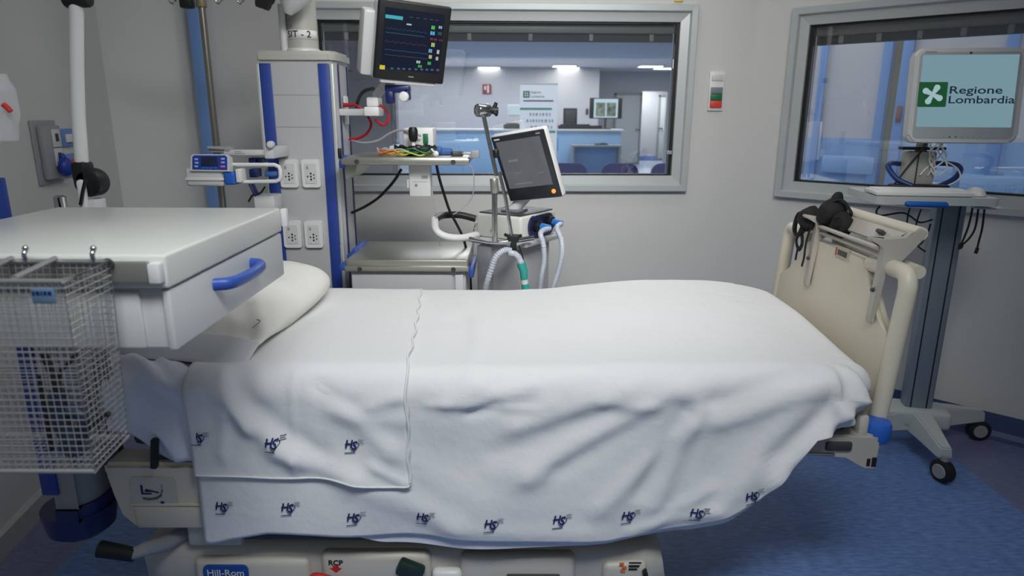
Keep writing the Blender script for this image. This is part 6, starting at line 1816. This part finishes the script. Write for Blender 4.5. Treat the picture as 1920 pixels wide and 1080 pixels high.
x0_, z1_ = pcb(1730, 105); x1_, z0_ = pcb(1893, 241); x1b, _ = pcb(1910, 105)
x1_ = (x1_+x1b)/2; x0b, _ = pcb(1716, 238); x0_ = (x0_+x0b)/2
M_pcs = emit('regional_screen', rgb(140, 178, 190), .62)
o = MB(); flat_rect(o, lambda a, b: fpc(a, b, -.0022), x0_, x1_, z0_, z1_); ps = o.build('screen', M_pcs, pc_o, smooth=False)
eu0, ev1 = pcb(1724, 154); eu1, ev0 = pcb(1771, 200)
sq = min(eu1-eu0, ev1-ev0); ecx, ecz = (eu0+eu1)/2, (ev0+ev1)/2
M_lgs = emit('screen_green', rgb(8, 92, 48), .55)
o = MB(); o.raw([fpc(ecx+a, ecz+b, -.003) for a, b in rrect((eu1-eu0)+.004, (ev1-ev0), .004)], [tuple(range(24))]); emb = o.build('emblem_square', M_lgs, ps, smooth=False)
M_rose = emit('screen_pale', rgb(176, 208, 214), .7)
pts = []
N_ = 72
for k in range(N_):
    a = 2*math.pi*k/N_; r = sq*.25*(1+.62*math.cos(4*(a-math.radians(62)))); 
    r = max(r, sq*.075)
    pts.append((ecx+r*math.cos(a)*1.05, ecz+r*math.sin(a)*1.05))
o = MB(); c0_ = o.bm.verts.new(fpc(ecx, ecz, -.0036)); vs = [o.bm.verts.new(fpc(a, b, -.0036)) for a, b in pts]
for k in range(N_): o.bm.faces.new((c0_, vs[k], vs[(k+1) % N_]))
for k in range(4):
    a = math.radians(62+90*k); cxq, czq = ecx+sq*.31*math.cos(a), ecz+sq*.31*math.sin(a)
    o.raw([fpc(cxq+sq*.125*math.cos(j*.524), czq+sq*.125*math.sin(j*.524), -.0036) for j in range(12)], [tuple(range(12))])
bmesh.ops.remove_doubles(o.bm, verts=o.bm.verts, dist=1e-5)
o.build('emblem_rose', M_rose, ps, smooth=False)
M_ink = emit('screen_ink', rgb(20, 42, 66), .5)
a1_, b1x = pcb(1778, 169); a2_, b2x = pcb(1776, 187)
wtxt = pcb(1902, 187)[0]-a2_
def fit_text(s, a, b, width, nm):
    V, P = text_geo(s, 1, 'LEFT', .012); W = max(v[0] for v in V)-min(v[0] for v in V); k = width/W
    o = MB(); add_text(o, s, 1, lambda p, q: fpc(a+p*k, b+q*.040, -.003), 'LEFT', .012); o.build(nm, M_ink, ps, smooth=False)
fit_text('Regione', a1_, b1x, pcb(1876, 169)[0]-a1_, 'lettering')
fit_text('Lombardia', a2_, b2x, min(wtxt, x1_-a2_-.002), 'lettering')
o = MB(PC); a, b = pcb(1820, 98); o.cyl((a, -.0015, b), (a, -.003, b), .004); o.build('webcam', M_black, pc_o)
for k in range(7):
    a, b = pcb(1768+k*11.5, 257); o = MB(PC); o.cyl((a, -.0015, b), (a, -.0028, b), .0026, n=10); o.build('button', M_dark if k in (1, 2) else M_grey, pc_o)
a, b = pcb(1745, 99); o = MB(); flat_rect(o, lambda p, q: fpc(p, q, -.0026), a-.02, a+.022, b-.003, b+.003); o.build('maker_mark', M_grey, pc_o, smooth=False)
# keyboard, mouse, scanner bar on the tray
kb_ = thing('keyboard', 'white keyboard lying on the computer cart tray', 'keyboard', TM @ Vector((-.06, .09, .005)))
KM = TM @ Matrix.Translation((-.045, .085, .006)) @ Matrix.Rotation(math.radians(1), 4, 'X')
MB(KM).box((0, 0, .010), (.36, .135, .018), bevel=.006).build('case', M_white, kb_)
for r_ in range(4):
    MB(KM).box((0, -.045+.028*r_, .021), (.335, .022, .005), bevel=.002).build('key_row', mat('key_white', rgb(228, 228, 226), .5), kb_)
mo_ = thing('computer_mouse', 'white computer mouse at the right end of the cart tray', 'mouse', TM @ Vector((.175, .10, .006)))
MM = TM @ Matrix.Translation((.175, .10, .006))
m = MB(MM); m.sphere((0, 0, .0), .034, (.95, 1.5, .95)); 
for v in m.bm.verts:
    pl3 = MM.inverted() @ v.co
    if pl3.z < 0: v.co = MM @ Vector((pl3.x, pl3.y, 0))
m.build('shell', M_white, mo_)
MB(MM).box((0, .02, .029), (.006, .016, .006), bevel=.002).build('wheel', M_grey, mo_)
bs_ = thing('scanner_bar', 'slim black device lying along the back of the cart tray', 'device', TM @ Vector((0, .19, .005)))
MB(TM).box((-.0, .195, .022), (.23, .04, .030), bevel=.008).build('body', M_black, bs_)
MB(TM).tube([(-.11, .195, .02), (-.15, .20, .022), (-.19, .205, .018)], lambda t: .009-.004*t).build('pen_tip', M_black, bs_)
# white cables bundled below the screen
wc_ = thing('white_cable_bundle', 'tangle of white cables hanging below the computer screen', 'cables', UM @ Vector((.05, -.06, .01)))
for k in range(6):
    random.seed(20+k); pts = []
    x, y, z = .035+.008*k, -.03, zu+.10
    for j in range(9):
        t = j/8; pts.append(UM @ Vector((x+.02*math.sin(t*9+k*1.7)-.03*t*(k % 2), -.045-.012*math.sin(t*5+k), zu+.10-(zu+.03)*t)))
    MB().tube(pts, .0032, n=6, smooth=5).build('cable', M_white, wc_)
MB(UM).tube([(.08, -.05, .13), (.13, -.05, .10), (.14, -.06, .06), (.08, -.08, .03), (.0, -.10, .016)], .0032, n=6, smooth=6).build('cable', M_white, wc_)
cable('black_cable', [UM @ Vector((.01, -.03, zu+.05)), UM @ Vector((-.02, -.05, zu)), UM @ Vector((-.06, -.05, zu-.06)), UM @ Vector((-.10, -.06, .045)), UM @ Vector((-.13, -.06, .012))], .004, M_black, 'black cable crossing the screen post of the computer cart')
# black cables hanging under the tray
YK = 2.74
cable('black_cable', [at(1650, 386, Y=YK-.04), at(1643, 397, Y=YK-.04), at(1652, 404, Y=YK-.02), at(1690, 399, Y=YK), at(1706, 405, Y=YK), at(1725, 417, Y=YK), at(1748, 412, Y=YK+.05)], .0035, M_black, 'black cable looping left below the cart tray')
cable('black_cable', [at(1706, 390, Y=YK), at(1702, 405, Y=YK), at(1701, 425, Y=YK), at(1706, 440, Y=YK+.02)], .0033, M_black, 'short black cable hanging straight behind the blue tray grip')
cable('black_cable', [at(1727, 392, Y=YK), at(1720, 412, Y=YK), at(1716, 432, Y=YK), at(1716, 448, Y=YK+.02), at(1722, 462, Y=YK+.03), at(1735, 472, Y=YK+.03)], .0033, M_black, 'black cable ending in a loose tip near the cart column')
cable('black_cable', [at(1745, 420, Y=YK+.06), at(1738, 440, Y=YK+.05), at(1728, 456, Y=YK+.04), at(1716, 462, Y=YK+.04)], .0033, M_black, 'black cable swinging from the cart column to the left')
for k, (pts, lab) in enumerate((([(1822, 400), (1817, 420), (1808, 445), (1800, 462)], 'leftmost hanging black cable right of the cart column'),
                               ([(1832, 402), (1829, 425), (1818, 446), (1803, 460)], 'middle hanging black cable right of the cart column'),
                               ([(1843, 402), (1842, 425), (1836, 450), (1831, 470)], 'rightmost hanging black cable below the cart tray'))):
    P_ = [at(u, v, Y=YK+.0) for u, v in pts]; P_[0].z = ztr-.03
    t_ = thing('black_cable', lab, 'cable', P_[-1])
    MB().tube(P_, .0040, n=8, smooth=6).build('cord', M_black, t_)
    MB().tube([P_[-1]+Vector((.002, 0, .012)), P_[-1]+Vector((-.002, 0, -.012))], .007).build('plug', M_black, t_)
# ================================================================== CAMERA AND LIGHT
cam = bpy.data.cameras.new('camera'); cam.sensor_width = 36; cam.lens = F/1920*36
co = bpy.data.objects.new('camera', cam); COL.objects.link(co)
co.matrix_world = Matrix.Translation((0, 0, HC)) @ Matrix.Rotation(math.pi/2-TH, 4, 'X') @ Matrix.Rotation(RHO, 4, 'Z')
cam.clip_start = .05
cam.dof.use_dof = True; cam.dof.focus_distance = 2.35; cam.dof.aperture_fstop = 3.6
SC.camera = co
def area(name, loc, sx, sy, power, col=(1, 1, 1), rot=(0, 0, 0)):
    l = bpy.data.lights.new(name, 'AREA'); l.shape = 'RECTANGLE'; l.size = sx; l.size_y = sy; l.energy = power; l.color = col
    o = bpy.data.objects.new(name, l); COL.objects.link(o); o.location = loc; o.rotation_euler = rot
    return o
def aim(o, target, spread):
    d = Vector(target)-o.location; o.rotation_euler = d.to_track_quat('-Z', 'Y').to_euler(); o.data.spread = math.radians(spread)
aim(area('fill_light_front', (.12, .40, 2.86), 1.6, .8, 23, (.94, .975, 1)), (-.12, 1.80, .7), 92)  # added fill above the camera, brightens the hanging side of the sheet
aim(area('fill_light_middle', (.5, 1.15, 2.86), 1.4, .6, 22, (1, .985, .97)), (.05, 3.8, 1.35), 88)  # added fill without a fixture, aimed at back wall and column front
area('fill_light_back', (.1, 3.0, 2.88), 1.6, .4, 7, (1, .985, .96))  # added fill behind the bed to lift the back wall
w = bpy.data.worlds.new('world'); SC.world = w; w.use_nodes = True
bg = w.node_tree.nodes['Background']; bg.inputs[0].default_value = (.86, .95, 1, 1); bg.inputs[1].default_value = .13
SC.view_settings.view_transform = 'Standard'; SC.view_settings.look = 'None'; SC.view_settings.exposure = 0; SC.view_settings.gamma = 1
SC.view_settings.use_curve_mapping = False
SC.cycles.use_denoising = True
SC.cycles.max_bounces = 8; SC.cycles.transparent_max_bounces = 16
